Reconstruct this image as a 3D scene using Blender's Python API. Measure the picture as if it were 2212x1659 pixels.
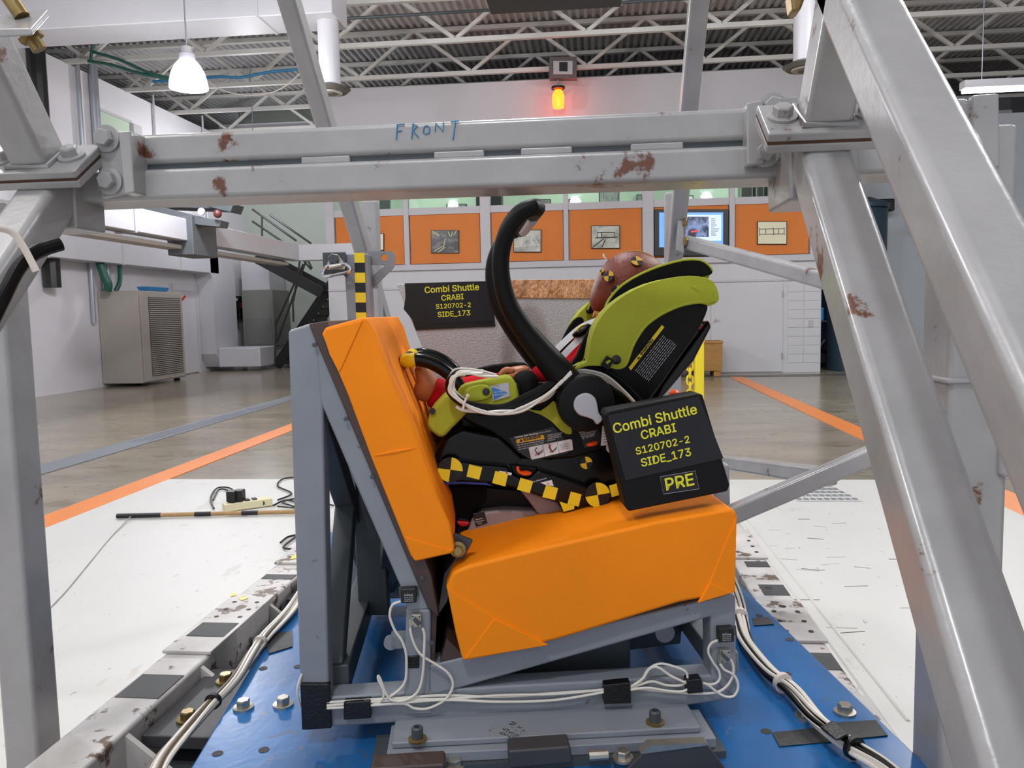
import bpy, bmesh, math, random
from mathutils import Vector, Matrix
random.seed(7)
S = bpy.context.scene
COL = S.collection
for o in list(bpy.data.objects): bpy.data.objects.remove(o)

# ------------------------------------------------------------------ camera (28 mm equivalent, slight down tilt, roll)
F = 1723.0; CX, CY = 1106.0, 829.5; CAMH = 1.45
YAW = math.atan(174 / F); PIT = math.atan(152 / F); ROL = 0.02
BEN = math.atan(106 / F) + YAW            # the bench stands turned about nine degrees on the sled
fw = Vector((-math.sin(YAW) * math.cos(PIT), math.cos(YAW) * math.cos(PIT), -math.sin(PIT)))
r0 = Vector((math.cos(YAW), math.sin(YAW), 0)); u0 = r0.cross(fw)
RT = r0 * math.cos(ROL) - u0 * math.sin(ROL); UP = u0 * math.cos(ROL) + r0 * math.sin(ROL)
CAM = Vector((0, 0, CAMH))
cd = bpy.data.cameras.new('camera'); cam = bpy.data.objects.new('camera', cd); COL.objects.link(cam)
cd.sensor_width = 36; cd.lens = F / 2212 * 36; cd.clip_start = .05; cd.clip_end = 200
m3 = Matrix((RT, UP, -fw)).transposed()
cam.matrix_world = Matrix.Translation(CAM) @ m3.to_4x4()
S.camera = cam

# ------------------------------------------------------------------ world and lights
W = bpy.data.worlds.new('world'); S.world = W; W.use_nodes = True
W.node_tree.nodes['Background'].inputs[0].default_value = (.86, .9, 1, 1)
W.node_tree.nodes['Background'].inputs[1].default_value = .92
S.view_settings.view_transform = 'Standard'; S.view_settings.look = 'None'
S.view_settings.gamma = 1; S.view_settings.use_curve_mapping = False
S.view_settings.exposure = 0.0
LAMPS = [(-5.78, 11.4, 5.18), (-.6, 10.4, 6.5), (4.6, 10.4, 6.5), (-5.6, 4.4, 6.5), (-.6, 4.4, 6.5), (4.6, 4.4, 6.5), (-.6, -1.6, 6.5), (-8.5, 20.0, 6.0)]  # the last one is an added, unseen lamp that brightens the stair bay
def light(name, kind, loc, energy, color=(1, 1, 1), size=.3, target=None, spot=None):
    l = bpy.data.lights.new(name, kind); l.energy = energy; l.color = color
    if kind == 'AREA': l.shape = 'DISK'; l.size = size
    else: l.shadow_soft_size = size
    if spot: l.spot_size = spot; l.spot_blend = .5
    o = bpy.data.objects.new(name, l); COL.objects.link(o); o.location = loc
    if target is not None: o.rotation_euler = (Vector(target) - Vector(loc)).to_track_quat('-Z', 'Y').to_euler()
    return o
for x, y, z in LAMPS:
    light('bay_light', 'POINT', (x, y, z - .62), 240 if y > 15 else 430 if x < -5 and y > 9 else 220 if y > 9 else 330, (.98, .99, 1), .22)
# photographic floodlights above the sled
light('flood_light', 'AREA', (-2.2, .6, 3.9), 28, (1, .97, .93), .5, (-.2, 2.0, .8))
light('flood_light', 'AREA', (1.9, 3.6, 3.9), 28, (1, .97, .93), .5, (-.1, 1.9, .8))

# ------------------------------------------------------------------ geometry helpers
EU = Vector((math.cos(BEN), math.sin(BEN), 0)); EV = Vector((-math.sin(BEN), math.cos(BEN), 0)); EZ = Vector((0, 0, 1))
def ray(x, y): return fw + RT * ((x - CX) / F) - UP * ((y - CY) / F)
def Yp(x, y, Y): d = ray(x, y); return CAM + d * (Y / d.y)
def Xp(x, y, X): d = ray(x, y); return CAM + d * (X / d.x)
def Zp(x, y, Z): d = ray(x, y); return CAM + d * ((Z - CAMH) / d.z)
def Vp(x, y, v): d = ray(x, y); return CAM + d * (v / d.dot(EV))
def vps(pts, v): return [Vp(x, y, v) for x, y in pts]
def yps(pts, Y): return [Yp(x, y, Y) for x, y in pts]
def B(u, v, z): return EU * u + EV * v + EZ * z
def V3(*a): return Vector(a)
def cr(pts, n=4, closed=False):
    P = [Vector(p) if len(p) > 2 else Vector((p[0], p[1], 0)) for p in pts]; k = len(P); out = []
    for i in range(k if closed else k - 1):
        a, b, c, d = (P[(i - 1) % k] if closed or i else P[0]), P[i], P[(i + 1) % k], (P[(i + 2) % k] if closed or i + 2 < k else P[-1])
        for j in range(n):
            t = j / n
            out.append(.5 * ((2 * b) + (c - a) * t + (2 * a - 5 * b + 4 * c - d) * t * t + (3 * b - a - 3 * c + d) * t ** 3))
    if not closed: out.append(P[-1])
    return out
def cr2(pts, n=4, closed=False): return [(p.x, p.y) for p in cr(pts, n, closed)]
ROOT = {}
def rootm(o): return ROOT.get(o.name, Matrix())
class MB:
    def __init__(s): s.v = []; s.f = []
    def add(s, vs, fs):
        k = len(s.v); s.v += [Vector(v) for v in vs]; s.f += [tuple(i + k for i in f) for f in fs]; return s
    def prism(s, a, b):
        n = len(a)
        return s.add(list(a) + list(b), [tuple(range(n - 1, -1, -1)), tuple(range(n, 2 * n))] + [(i, (i + 1) % n, n + (i + 1) % n, n + i) for i in range(n)])
    def px(s, pts, v0, v1, ref=None):        # outline seen in the bench's side plane, extruded along the bench's width
        a = vps(pts, v0 if ref is None else ref); e = [p - EV * p.dot(EV) for p in a]
        return s.prism([p + EV * v0 for p in e], [p + EV * v1 for p in e])
    def py(s, pts, Y0, Y1, ref=None):        # the same in a plane parallel to the end wall
        a = yps(pts, Y0 if ref is None else ref)
        return s.prism([V3(p.x, Y0, p.z) for p in a], [V3(p.x, Y1, p.z) for p in a])
    def box(s, x0, x1, y0, y1, z0, z1):
        return s.prism([V3(x0, y0, z0), V3(x1, y0, z0), V3(x1, y1, z0), V3(x0, y1, z0)], [V3(x0, y0, z1), V3(x1, y0, z1), V3(x1, y1, z1), V3(x0, y1, z1)])
    def bbox(s, u0, u1, v0, v1, z0, z1):
        return s.prism([B(u0, v0, z0), B(u1, v0, z0), B(u1, v1, z0), B(u0, v1, z0)], [B(u0, v0, z1), B(u1, v0, z1), B(u1, v1, z1), B(u0, v1, z1)])
    def beam(s, A, Bq, w, h, up=EZ):
        A, Bq = Vector(A), Vector(Bq); t = (Bq - A).normalized(); sd = t.cross(Vector(up)).normalized(); u = sd.cross(t)
        q = [sd * (w / 2 * i) + u * (h / 2 * j) for i, j in ((-1, -1), (1, -1), (1, 1), (-1, 1))]
        return s.prism([A + k for k in q], [Bq + k for k in q])
    def tube(s, path, r, n=10, closed=False, ref=None, sx=1, sy=1):
        P = [Vector(p) for p in path]; k = len(P); R = r if isinstance(r, (list, tuple)) else [r] * k
        vs = []; pn = None
        for i in range(k):
            t = (P[(i + 1) % k] - P[i - 1]) if closed else (P[min(i + 1, k - 1)] - P[max(i - 1, 0)])
            t.normalize()
            if ref is not None: a = Vector(ref) - t * t.dot(Vector(ref))
            elif pn is None: a = t.orthogonal()
            else: a = pn - t * t.dot(pn)
            if a.length < 1e-6: a = t.orthogonal()
            a.normalize(); pn = a; b = t.cross(a)
            for j in range(n):
                q = 2 * math.pi * j / n; vs.append(P[i] + (a * math.cos(q) * sx + b * math.sin(q) * sy) * R[i])
        fs = [(i * n + j, i * n + (j + 1) % n, ((i + 1) % k) * n + (j + 1) % n, ((i + 1) % k) * n + j) for i in range(k if closed else k - 1) for j in range(n)]
        if not closed: fs += [tuple(range(n - 1, -1, -1)), tuple(range((k - 1) * n, k * n))]
        return s.add(vs, fs)
    def cyl(s, A, Bq, r, n=16, r2=None): return s.tube([A, Bq], [r, r if r2 is None else r2], n)
    def lathe(s, c, axis, prof, n=20):
        axis = Vector(axis).normalized(); a = axis.orthogonal().normalized(); b = axis.cross(a); c = Vector(c); vs = []
        for r, h in prof:
            for j in range(n):
                q = 2 * math.pi * j / n; vs.append(c + axis * h + (a * math.cos(q) + b * math.sin(q)) * r)
        k = len(prof)
        fs = [(i * n + j, i * n + (j + 1) % n, (i + 1) * n + (j + 1) % n, (i + 1) * n + j) for i in range(k - 1) for j in range(n)]
        return s.add(vs, fs + [tuple(range(n - 1, -1, -1)), tuple(range((k - 1) * n, k * n))])
    def sphere(s, c, rx, ry=None, rz=None, n=16, ax=None):
        ry = rx if ry is None else ry; rz = rx if rz is None else rz
        X, Yv, Z = ax if ax else (V3(1, 0, 0), V3(0, 1, 0), V3(0, 0, 1)); c = Vector(c); vs = []; m = n // 2
        for i in range(m + 1):
            ph = math.pi * i / m
            for j in range(n):
                th = 2 * math.pi * j / n
                vs.append(c + X * rx * math.sin(ph) * math.cos(th) + Yv * ry * math.sin(ph) * math.sin(th) + Z * rz * math.cos(ph))
        return s.add(vs, [(i * n + j, i * n + (j + 1) % n, (i + 1) * n + (j + 1) % n, (i + 1) * n + j) for i in range(m) for j in range(n)])
    def build(s, name, mat, parent=None, bev=0, seg=2, ang=35, label=None, sub=0):
        me = bpy.data.meshes.new(name); vs = s.v
        if parent is not None: inv = rootm(parent).inverted(); loc = None
        else:
            lo = Vector((min(v.x for v in vs), min(v.y for v in vs), min(v.z for v in vs))); hi = Vector((max(v.x for v in vs), max(v.y for v in vs), max(v.z for v in vs)))
            loc = Vector(((lo.x + hi.x) / 2, (lo.y + hi.y) / 2, lo.z)); inv = Matrix.Translation(-loc)
        me.from_pydata([inv @ v for v in vs], [], s.f)
        bm = bmesh.new(); bm.from_mesh(me)
        bmesh.ops.remove_doubles(bm, verts=bm.verts, dist=1e-6)
        bmesh.ops.recalc_face_normals(bm, faces=bm.faces); bm.to_mesh(me); bm.free()
        me.polygons.foreach_set('use_smooth', [True] * len(me.polygons))
        me.set_sharp_from_angle(angle=math.radians(ang))
        me.materials.append(mat)
        o = bpy.data.objects.new(name, me); COL.objects.link(o)
        if parent is not None: o.parent = parent; ROOT[o.name] = rootm(parent)
        else: o.location = loc; ROOT[o.name] = Matrix.Translation(loc)
        if bev:
            b = o.modifiers.new('bevel', 'BEVEL'); b.width = bev; b.segments = seg; b.limit_method = 'ANGLE'; b.angle_limit = math.radians(40); b.harden_normals = True
        if sub:
            b = o.modifiers.new('subdivision', 'SUBSURF'); b.levels = sub; b.render_levels = sub
        if label: o['label'] = label
        return o
def tag(o, label, cat=None, group=None, kind=None):
    if label: o['label'] = label
    if cat: o['category'] = cat
    if group: o['group'] = group
    if kind: o['kind'] = kind
    return o
def thing(name, label, cat, loc, rz=0, group=None, kind=None):
    o = bpy.data.objects.new(name, None); COL.objects.link(o); o.location = loc; o.rotation_euler = (0, 0, rz)
    o.empty_display_size = .05
    ROOT[o.name] = Matrix.Translation(Vector(loc)) @ Matrix.Rotation(rz, 4, 'Z')
    return tag(o, label, cat, group, kind)
try: FONT = bpy.data.fonts.load(bpy.utils.system_resource('DATAFILES', path='fonts') + '/Inter.woff2')   # shipped with Blender
except Exception: FONT = None
def text_mb(string, P1, P2, nrm, bold=.0, ys=1.0, out=.0006, align=None):
    """lettering whose baseline runs from P1 to P2"""
    cu = bpy.data.curves.new('lettering', 'FONT'); cu.body = string; cu.size = 1; cu.font = FONT or cu.font; cu.resolution_u = 3; cu.extrude = 0
    ob = bpy.data.objects.new('lettering', cu); me = bpy.data.meshes.new_from_object(ob)
    x0 = min(v.co.x for v in me.vertices); x1 = max(v.co.x for v in me.vertices)
    P1, P2 = Vector(P1), Vector(P2); xd = (P2 - P1); L = xd.length; xd.normalize(); n = Vector(nrm).normalized(); yd = n.cross(xd).normalized()
    k = L / (x1 - x0); mb = MB()
    for i, (sx_, sy_) in enumerate(((0, 0),) if not bold else ((-1, 0), (1, 0), (0, -1), (0, 1), (-.7, .7), (.7, .7), (.7, -.7), (-.7, -.7))):   # heavier strokes: shifted copies, each a hair further out
        mb.add([P1 + xd * ((v.co.x - x0 + sx_ * bold) * k) + yd * ((v.co.y + sy_ * bold) * k * ys) + n * (out + i * .00003) for v in me.vertices], [tuple(p.vertices) for p in me.polygons])
    bpy.data.objects.remove(ob); bpy.data.curves.remove(cu); bpy.data.meshes.remove(me)
    return mb
def text_px(string, a, b, v, mat, parent, bold=0, ys=1, name='lettering', out=.0006):
    return text_mb(string, Vp(*a, v), Vp(*b, v), -EV, bold, ys, out).build(name, mat, parent)

# ------------------------------------------------------------------ materials
def lin(c):
    c = c / 255; return c / 12.92 if c <= .04045 else ((c + .055) / 1.055) ** 2.4
def rgb(r, g, b): return (lin(r), lin(g), lin(b), 1)
MATS = {}
def M(name, col, rough=.5, metal=0, var=0, vs=8, bump=0, bs=150, rust=0, rs=9, rcol=(96, 52, 24), emit=0, trans=0, spec=.5, spots=None, stretch=None, coat=0):
    m = bpy.data.materials.new(name); m.use_nodes = True; nt = m.node_tree; N = nt.nodes; L = nt.links; b = N['Principled BSDF']
    c = rgb(*col); b.inputs['Base Color'].default_value = c; b.inputs['Roughness'].default_value = rough; b.inputs['Metallic'].default_value = metal
    b.inputs['Specular IOR Level'].default_value = spec
    if coat: b.inputs['Coat Weight'].default_value = coat; b.inputs['Coat Roughness'].default_value = .15
    tc = N.new('ShaderNodeTexCoord'); co = tc.outputs['Object']
    if stretch:
        mp = N.new('ShaderNodeMapping'); mp.inputs['Scale'].default_value = stretch; L.new(co, mp.inputs[0]); co = mp.outputs[0]
    def noise(sc, det=4, ro=.6):
        n = N.new('ShaderNodeTexNoise'); n.inputs['Scale'].default_value = sc; n.inputs['Detail'].default_value = det; n.inputs['Roughness'].default_value = ro; L.new(co, n.inputs['Vector']); return n.outputs['Fac']
    cur = None
    def mix(fac, c2, src):
        x = N.new('ShaderNodeMix'); x.data_type = 'RGBA'; L.new(fac, x.inputs[0])
        if src is None: x.inputs[6].default_value = c
        else: L.new(src, x.inputs[6])
        x.inputs[7].default_value = c2; return x.outputs[2]
    def ramp(fac, lo, hi):
        r = N.new('ShaderNodeMapRange'); r.inputs[1].default_value = lo; r.inputs[2].default_value = hi; L.new(fac, r.inputs[0]); return r.outputs[0]
    if var:
        d = [x * (1 - var) for x in c[:3]] + [1]; cur = mix(ramp(noise(vs), .35, .65), d, cur)
    if spots:
        for sc, lo, scol in spots: cur = mix(ramp(noise(sc, 6, .7), lo, lo + .05), rgb(*scol), cur)
    if rust: cur = mix(ramp(noise(rs, 7, .65), .78 - rust, .82 - rust), rgb(*rcol), cur)
    if cur: L.new(cur, b.inputs['Base Color'])
    if bump:
        bn = N.new('ShaderNodeBump'); bn.inputs['Strength'].default_value = bump; bn.inputs['Distance'].default_value = .004 if bump < 1 else .012; L.new(noise(bs, 3), bn.inputs['Height']); L.new(bn.outputs[0], b.inputs['Normal'])
    if emit: b.inputs['Emission Color'].default_value = c; b.inputs['Emission Strength'].default_value = emit
    if trans: b.inputs['Transmission Weight'].default_value = trans
    MATS[name] = m; return m
cage_m = M('painted grey cage steel', (166, 164, 163), .36, .1, .2, 5, .15, 60, rust=.155, rs=10, rcol=(98, 56, 32), coat=.35)
bench_m = M('grey enamel', (136, 141, 148), .45, 0, .1, 9, .04, 90, rust=.12, rs=24, rcol=(78, 72, 70))
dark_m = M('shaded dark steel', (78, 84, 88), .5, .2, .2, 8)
black_m = M('black plastic', (11, 10, 11), .36, 0, .15, 30, .05, 500, spec=.18)
gloss_m = M('glossy black plastic', (6, 6, 7), .2, 0, 0, spec=.3)
matte_m = M('black rubber', (11, 10, 11), .5, 0, .15, 40, .06, 300, spec=.2)
tape_m = M('black cloth tape', (12, 12, 13), .35, 0, .2, 60, .3, 300)
gtape_m = M('grey-black gaffer tape', (52, 54, 54), .45, 0, .2, 60, .4, 400)
orange_m = M('orange vinyl cloth', (255, 142, 8), .58, 0, .07, 5, .12, 900, spec=.25)
green_m = M('lime green cloth', (172, 178, 54), .75, 0, .08, 12, .35, 900, spec=.2)
red_m = M('red knit cloth', (196, 22, 34), .85, 0, .1, 20, .4, 700, spec=.15)
blackcloth_m = M('black cloth', (15, 15, 17), .85, 0, .15, 40, .4, 700, spec=.2)
skin_m = M('tan vinyl skin', (205, 128, 84), .42, 0, .08, 20)
head_m = M('brown mesh-covered head', (124, 50, 26), .4, 0, .4, 240, .35, 260, spec=.35)
yellow_m = M('yellow marker tape', (244, 214, 24), .42, 0, .04, 30)
lemon_m = M('yellow lettering', (232, 226, 50), .5)
white_m = M('white print', (226, 226, 226), .5)
ink_m = M('dark print', (40, 38, 38), .6)
blueink_m = M('blue marker ink', (70, 128, 168), .7)
wire_m = M('white wire sheath', (222, 216, 204), .4)
tie_m = M('clear nylon tie', (226, 214, 204), .35)
silver_m = M('zinc plated steel', (196, 190, 176), .3, .85, .15, 60)
chrome_m = M('polished steel', (215, 215, 218), .14, 1)
brass_m = M('yellow zinc bolt', (160, 136, 88), .35, .8, .2, 80)
bluep_m = M('blue painted plate', (26, 102, 166), .3, 0, .2, 5, .1, 40, spots=[(14, .60, (58, 92, 128)), (40, .635, (120, 104, 96))], coat=.2)
rail_m = M('worn pale steel', (212, 207, 202), .5, .05, .2, 7, .15, 60, rust=.22, rs=13, rcol=(104, 84, 70))
plate_m = M('dark grey plate', (72, 72, 74), .5, .3, .2, 10)
brown_m = M('dark brown board', (74, 58, 54), .5, 0, .2, 12)
greyp_m = M('warm grey plastic', (150, 136, 134), .5, 0, .06, 20)
lgrey_m = M('light grey plastic', (182, 180, 186), .4)
purple_m = M('grey carpet', (206, 203, 206), .9, 0, .25, 220, .8, 260, spec=.1)
copper_m = M('copper foil', (250, 186, 142), .3, .9, .3, 50, 1.0, 60, stretch=(1, 1, .35))
orangep_m = M('orange plastic', (240, 84, 20), .3)
redp_m = M('red plastic', (190, 24, 30), .35)
bluep2_m = M('blue plastic', (34, 60, 160), .35)
decal_m = M('blue cloth label', (48, 120, 190), .6)
wall_m = M('white painted wall', (194, 191, 195), .6, 0, .03, 1.2, .05, 8)
block_m = M('white painted block', (202, 201, 204), .55, 0, .03, 2, .08, 20)
deck_m = M('grey roof deck', (192, 190, 190), .7, 0, .15, 2)
joist_m = M('cream painted joist', (204, 201, 196), .55, 0, .06, 3)
duct_m = M('white duct sheet', (196, 194, 199), .4, .05, .03, 1.5)
floor_m = M('polished concrete', (158, 148, 130), .2, 0, .24, .9, .02, 30, spots=[(1.6, .57, (134, 122, 102)), (6, .6, (112, 102, 88))], stretch=(1, 2.2, 1))
pad_m = M('white floor paint', (208, 206, 199), .5, 0, .05, 1.0, .05, 40, spots=[(2.2, .585, (196, 191, 182)), (15, .65, (140, 134, 124))], stretch=(1.6, .8, 1))
stripe_m = M('orange floor paint', (238, 138, 62), .4, 0, .06, 3)
drain_m = M('grey drain grating', (136, 140, 146), .5, .3, .1, 20)
bandor_m = M('orange wall panel', (216, 120, 36), .6, 0, .05, 2)
green2_m = M('pale green room wall', (186, 204, 184), .6)
blackp_m = M('black paint', (22, 22, 23), .4)
cab_m = M('taupe cabinet paint', (172, 164, 156), .5, 0, .03, 3)
grill_m = M('dark vent grille', (88, 84, 78), .5)
wood_m = M('plywood', (176, 128, 66), .6, 0, .25, 6, .1, 40, stretch=(1, 1, 6))
bamboo_m = M('tan wooden stick', (178, 142, 92), .5, 0, .2, 20)
ypaint_m = M('yellow paint', (238, 214, 32), .45)
teal_m = M('dark teal paint', (36, 56, 70), .45)
conduit_m = M('galvanised conduit', (178, 180, 190), .3, .7)
hose_m = M('green hose', (28, 84, 72), .5)
redpipe_m = M('dark red pipe', (96, 44, 42), .5)
lampglow_m = M('lit lamp shade', (236, 240, 255), .4, emit=9)
tubeglow_m = M('lit fluorescent tube', (240, 246, 255), .4, emit=7)
beacon_m = M('lit amber beacon', (255, 70, 14), .3, emit=12)
beaconcore_m = M('beacon bulb', (255, 214, 120), .3, emit=30)
gold_m = M('gold paper', (222, 214, 176), .6)

def thin_glass():
    m = bpy.data.materials.new('window glass'); m.use_nodes = True; nt = m.node_tree; nt.nodes.clear()
    o = nt.nodes.new('ShaderNodeOutputMaterial'); x = nt.nodes.new('ShaderNodeMixShader'); t = nt.nodes.new('ShaderNodeBsdfTransparent'); g = nt.nodes.new('ShaderNodeBsdfGlossy')
    f = nt.nodes.new('ShaderNodeFresnel'); f.inputs[0].default_value = 1.18; t.inputs[0].default_value = (.9, .95, .92, 1); g.inputs['Roughness'].default_value = .02
    nt.links.new(f.outputs[0], x.inputs[0]); nt.links.new(t.outputs[0], x.inputs[1]); nt.links.new(g.outputs[0], x.inputs[2]); nt.links.new(x.outputs[0], o.inputs[0]); return m
glass_m = thin_glass()
def screen_mat(name, base, cells, emit=0, scale=(1, 1, 1)):
    """a print or a screen: blocks and streaks of a few tones (flat picture content)"""
    m = bpy.data.materials.new(name); m.use_nodes = True; nt = m.node_tree; N = nt.nodes; L = nt.links; b = N['Principled BSDF']
    tc = N.new('ShaderNodeTexCoord'); mp = N.new('ShaderNodeMapping'); mp.inputs['Scale'].default_value = scale; L.new(tc.outputs['Object'], mp.inputs[0])
    n = N.new('ShaderNodeTexNoise'); n.inputs['Scale'].default_value = 4; n.inputs['Detail'].default_value = 5; L.new(mp.outputs[0], n.inputs['Vector'])
    r = N.new('ShaderNodeValToRGB'); e = r.color_ramp.elements; e[0].position = .3; e[0].color = rgb(*cells[0]); e[1].position = .7; e[1].color = rgb(*cells[-1])
    for i, c in enumerate(cells[1:-1]): k = e.new(.3 + .4 * (i + 1) / (len(cells) - 1)); k.color = rgb(*c)
    r.color_ramp.interpolation = 'LINEAR'
    L.new(n.outputs['Fac'], r.inputs[0]); L.new(r.outputs[0], b.inputs['Base Color']); b.inputs['Roughness'].default_value = .35
    if emit: L.new(r.outputs[0], b.inputs['Emission Color']); b.inputs['Emission Strength'].default_value = emit
    return m
# ================================================================== THE HALL
YW = 18.6; XL = -10.86; XO = -17.0; XR = 13.0; ZC = 7.98; ZB = 6.85
floor = MB().box(XO, XR, -6, 27, -.2, 0).build('floor', floor_m); tag(floor, 'polished tan concrete floor of the test hall', kind='structure')
MB().box(-3.86, 2.92, -5, 6.84, .0005, .006).build('white_paint', pad_m, floor, label='white painted area around the sled')
MB().box(-4.12, -3.86, -5, 17.4, .0005, .007).build('paint_stripe', stripe_m, floor, label='orange painted stripe')
MB().box(2.92, 3.2, -5, 17.4, .0005, .007).build('paint_stripe', stripe_m, floor, label='orange painted stripe')
dr = MB().box(-5.62, -5.26, -3, 18, .0005, .008).build('drain_cover', drain_m, floor, label='grey floor drain cover')
for k in range(36):
    MB().box(-5.56, -5.32, 9.0 + k * .1, 9.045 + k * .1, .008, .013).build('drain_slot', conduit_m, dr)
MB().box(-2.3, 9, 17.42, 17.9, .0005, .006).build('dark_strip', M('dark floor strip', (98, 92, 84), .4, 0, .2, 2), floor, label='dark strip along the wall foot')
hq = [(1722, 1082), (1862, 1082), (1790, 1046), (1690, 1046)]
hat = MB().prism([Zp(x, y, .006) for x, y in hq], [Zp(x, y, .009) for x, y in hq]).build('hatch_plate', pad_m, floor, label='white hatch plate with raised tread')
h0, h1, h2, h3 = [Zp(x, y, .009) for x, y in hq]
for i in range(9):
    for j in range(5):
        p = h0.lerp(h1, (i + .5) / 9).lerp(h3.lerp(h2, (i + .5) / 9), (j + .5) / 5); MB().box(p.x - .018, p.x + .018, p.y - .03, p.y + .03, .0085, .012).build('tread_bar', drain_m, hat)
for pts in ([(1607, 1113), (1700, 1230), (1800, 1356), (1900, 1480), (1962, 1558)], [(1597, 1120), (1650, 1195), (1720, 1290), (1830, 1440), (1950, 1610)]):
    MB().tube([Zp(x, y, .006) for x, y in pts], .008, 6).build('paint_ridge', pad_m, floor)
MB().tube([Zp(2190, 1560, .006), Zp(2110, 1680, .006)], .006, 5).build('floor_seam', brown_m, floor)
for k in range(26):
    x, y = random.uniform(1640, 1960), random.uniform(1120, 1400); p = Zp(x, y, .0065); l = random.uniform(.03, .14); a_ = random.uniform(-.5, .5); MB().beam(p, p + V3(l * math.cos(a_), l * math.sin(a_) * .6, 0), random.uniform(.003, .012), .001).build('scuff', cab_m if k % 3 else plate_m, floor)
MB().lathe((.72, 6.3, .006), EZ, [(.14, 0), (.14, .004), (.1, .006)], 20).build('floor_cap', plate_m, floor)

wall = MB().box(XL - .2, XL, -6, 27, 0, ZB).build('wall_left', M('bright white wall', (222, 219, 224), .6, 0, .03, 1.2, .05, 8)); tag(wall, 'white painted side wall of the hall', kind='structure')
tag(MB().box(XO - .2, XO, -6, 27, 0, ZC).build('wall_outer', deck_m), 'dim outer wall beyond the side wall top', kind='structure')
tag(MB().box(XR, XR + .2, -6, 27, 0, ZC).build('wall_right', wall_m), 'white painted far side wall', kind='structure')
tag(MB().box(XO, XL, 26.8, 27, 0, ZC).build('wall_outer_end', deck_m), 'dim end wall beyond the side wall top', kind='structure')
tag(MB().box(XL, -6.2, 24.5, 24.7, 0, ZC).build('wall_bay', M('grey-green wall', (178, 186, 176), .6, 0, .03, 2)), 'grey-green wall behind the black staircase', kind='structure')
tag(MB().box(-6.2, XR, 26.8, 27, 0, ZC).build('wall_far', wall_m), 'grey wall beyond the control room', kind='structure')
tag(MB().box(5.3, XR, 21.6, 21.8, 0, 6.2).build('wall_corner', M('cool white wall', (208, 214, 220), .6, 0, .03, 2)), 'cool white wall to the side of the control room', kind='structure')
# control-room front
def wx(px): return Yp(px, 510, YW).x
MUL = [(705, 723), (873, 884), (1038, 1060), (1218, 1228), (1388, 1412), (1575, 1587), (1750, 1776)]
xa, xb = wx(705), wx(1776)
wb = MB().box(xa, xb, YW, YW + .2, 0, 2.56).build('wall_back', block_m); tag(wb, 'white control-room front wall with orange panels and windows', kind='structure')
MB().box(xa, xb, YW, YW + .2, 5.2, 6.72).build('fascia', wall_m, wb)
MB().box(xa, xb, YW, YW + .1, 3.79, 3.95).build('window_sill', wall_m, wb)
MB().box(xa, xb, YW - .08, YW + .1, 2.5, 2.64).build('ledge', wall_m, wb, .01)
MB().box(xa, xb, YW - .03, YW, 2.06, 2.11).build('band', wall_m, wb, .01)
MB().box(xa, xb, YW + .1, YW + .15, 2.62, 3.8).build('backing', wall_m, wb)
for a, b in MUL: MB().box(wx(a), wx(b), YW - .03, YW + .1, 2.6, 5.22).build('mullion', wall_m, wb, .008)
for k in range(6):
    a, b = MUL[k][1], MUL[k + 1][0]
    MB().box(wx(a) + .02, wx(b) - .02, YW + .04, YW + .07, 2.66, 3.79).build('orange_panel', bandor_m, wb)
    w = MB().box(wx(a), wx(b), YW + .03, YW + .04, 3.94, 5.21).build('window_%d' % (k + 1), glass_m); tag(w, 'clear pane of the control-room window band', kind='structure')
for k, z in enumerate((.2, .4, .6, .8, 1.0, 1.2, 1.4, 1.6, 1.8)):   # block courses beside the door
    for j, (p, q) in enumerate(((1702, 1738), (1738, 1775))):
        sh = (10 if k % 2 else -6) if j == 0 else 0
        MB().box(wx(p) + .01, wx(q) - .01, YW - .012, YW, z + .012, z + .192).build('block', block_m, wb, .004, 1)
dx0, dx1 = wx(1536), wx(1692)
d1 = MB().box(dx0, dx1, YW - .03, YW + .01, .02, 2.0).build('door_1', block_m, None, .005); tag(d1, 'wide white door in the control-room wall', kind='structure')
MB().lathe((dx0 + .12, YW - .03, 1.22), (0, -1, 0), [(.035, 0), (.035, .02), (.015, .03), (.015, .06), (.035, .07), (.03, .1)], 14).build('door_knob', silver_m, d1)
for z in (.3, 1.7): MB().cyl((dx1 - .01, YW - .045, z), (dx1 - .01, YW - .045, z + .14), .015, 8).build('hinge', silver_m, d1)
tag(MB().box(wx(1749), wx(1758), YW - .03, YW - .013, 1.02, 1.17).build('socket_box', lgrey_m, None, .004), 'small grey socket box on white wall beside the door', 'socket')
tag(MB().box(dx0 - .5, dx0 - .1, YW - .02, YW, .9, 1.75).build('wall_hatch', block_m, None, .005), 'small white access hatch beside the wide door', 'hatch')
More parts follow.
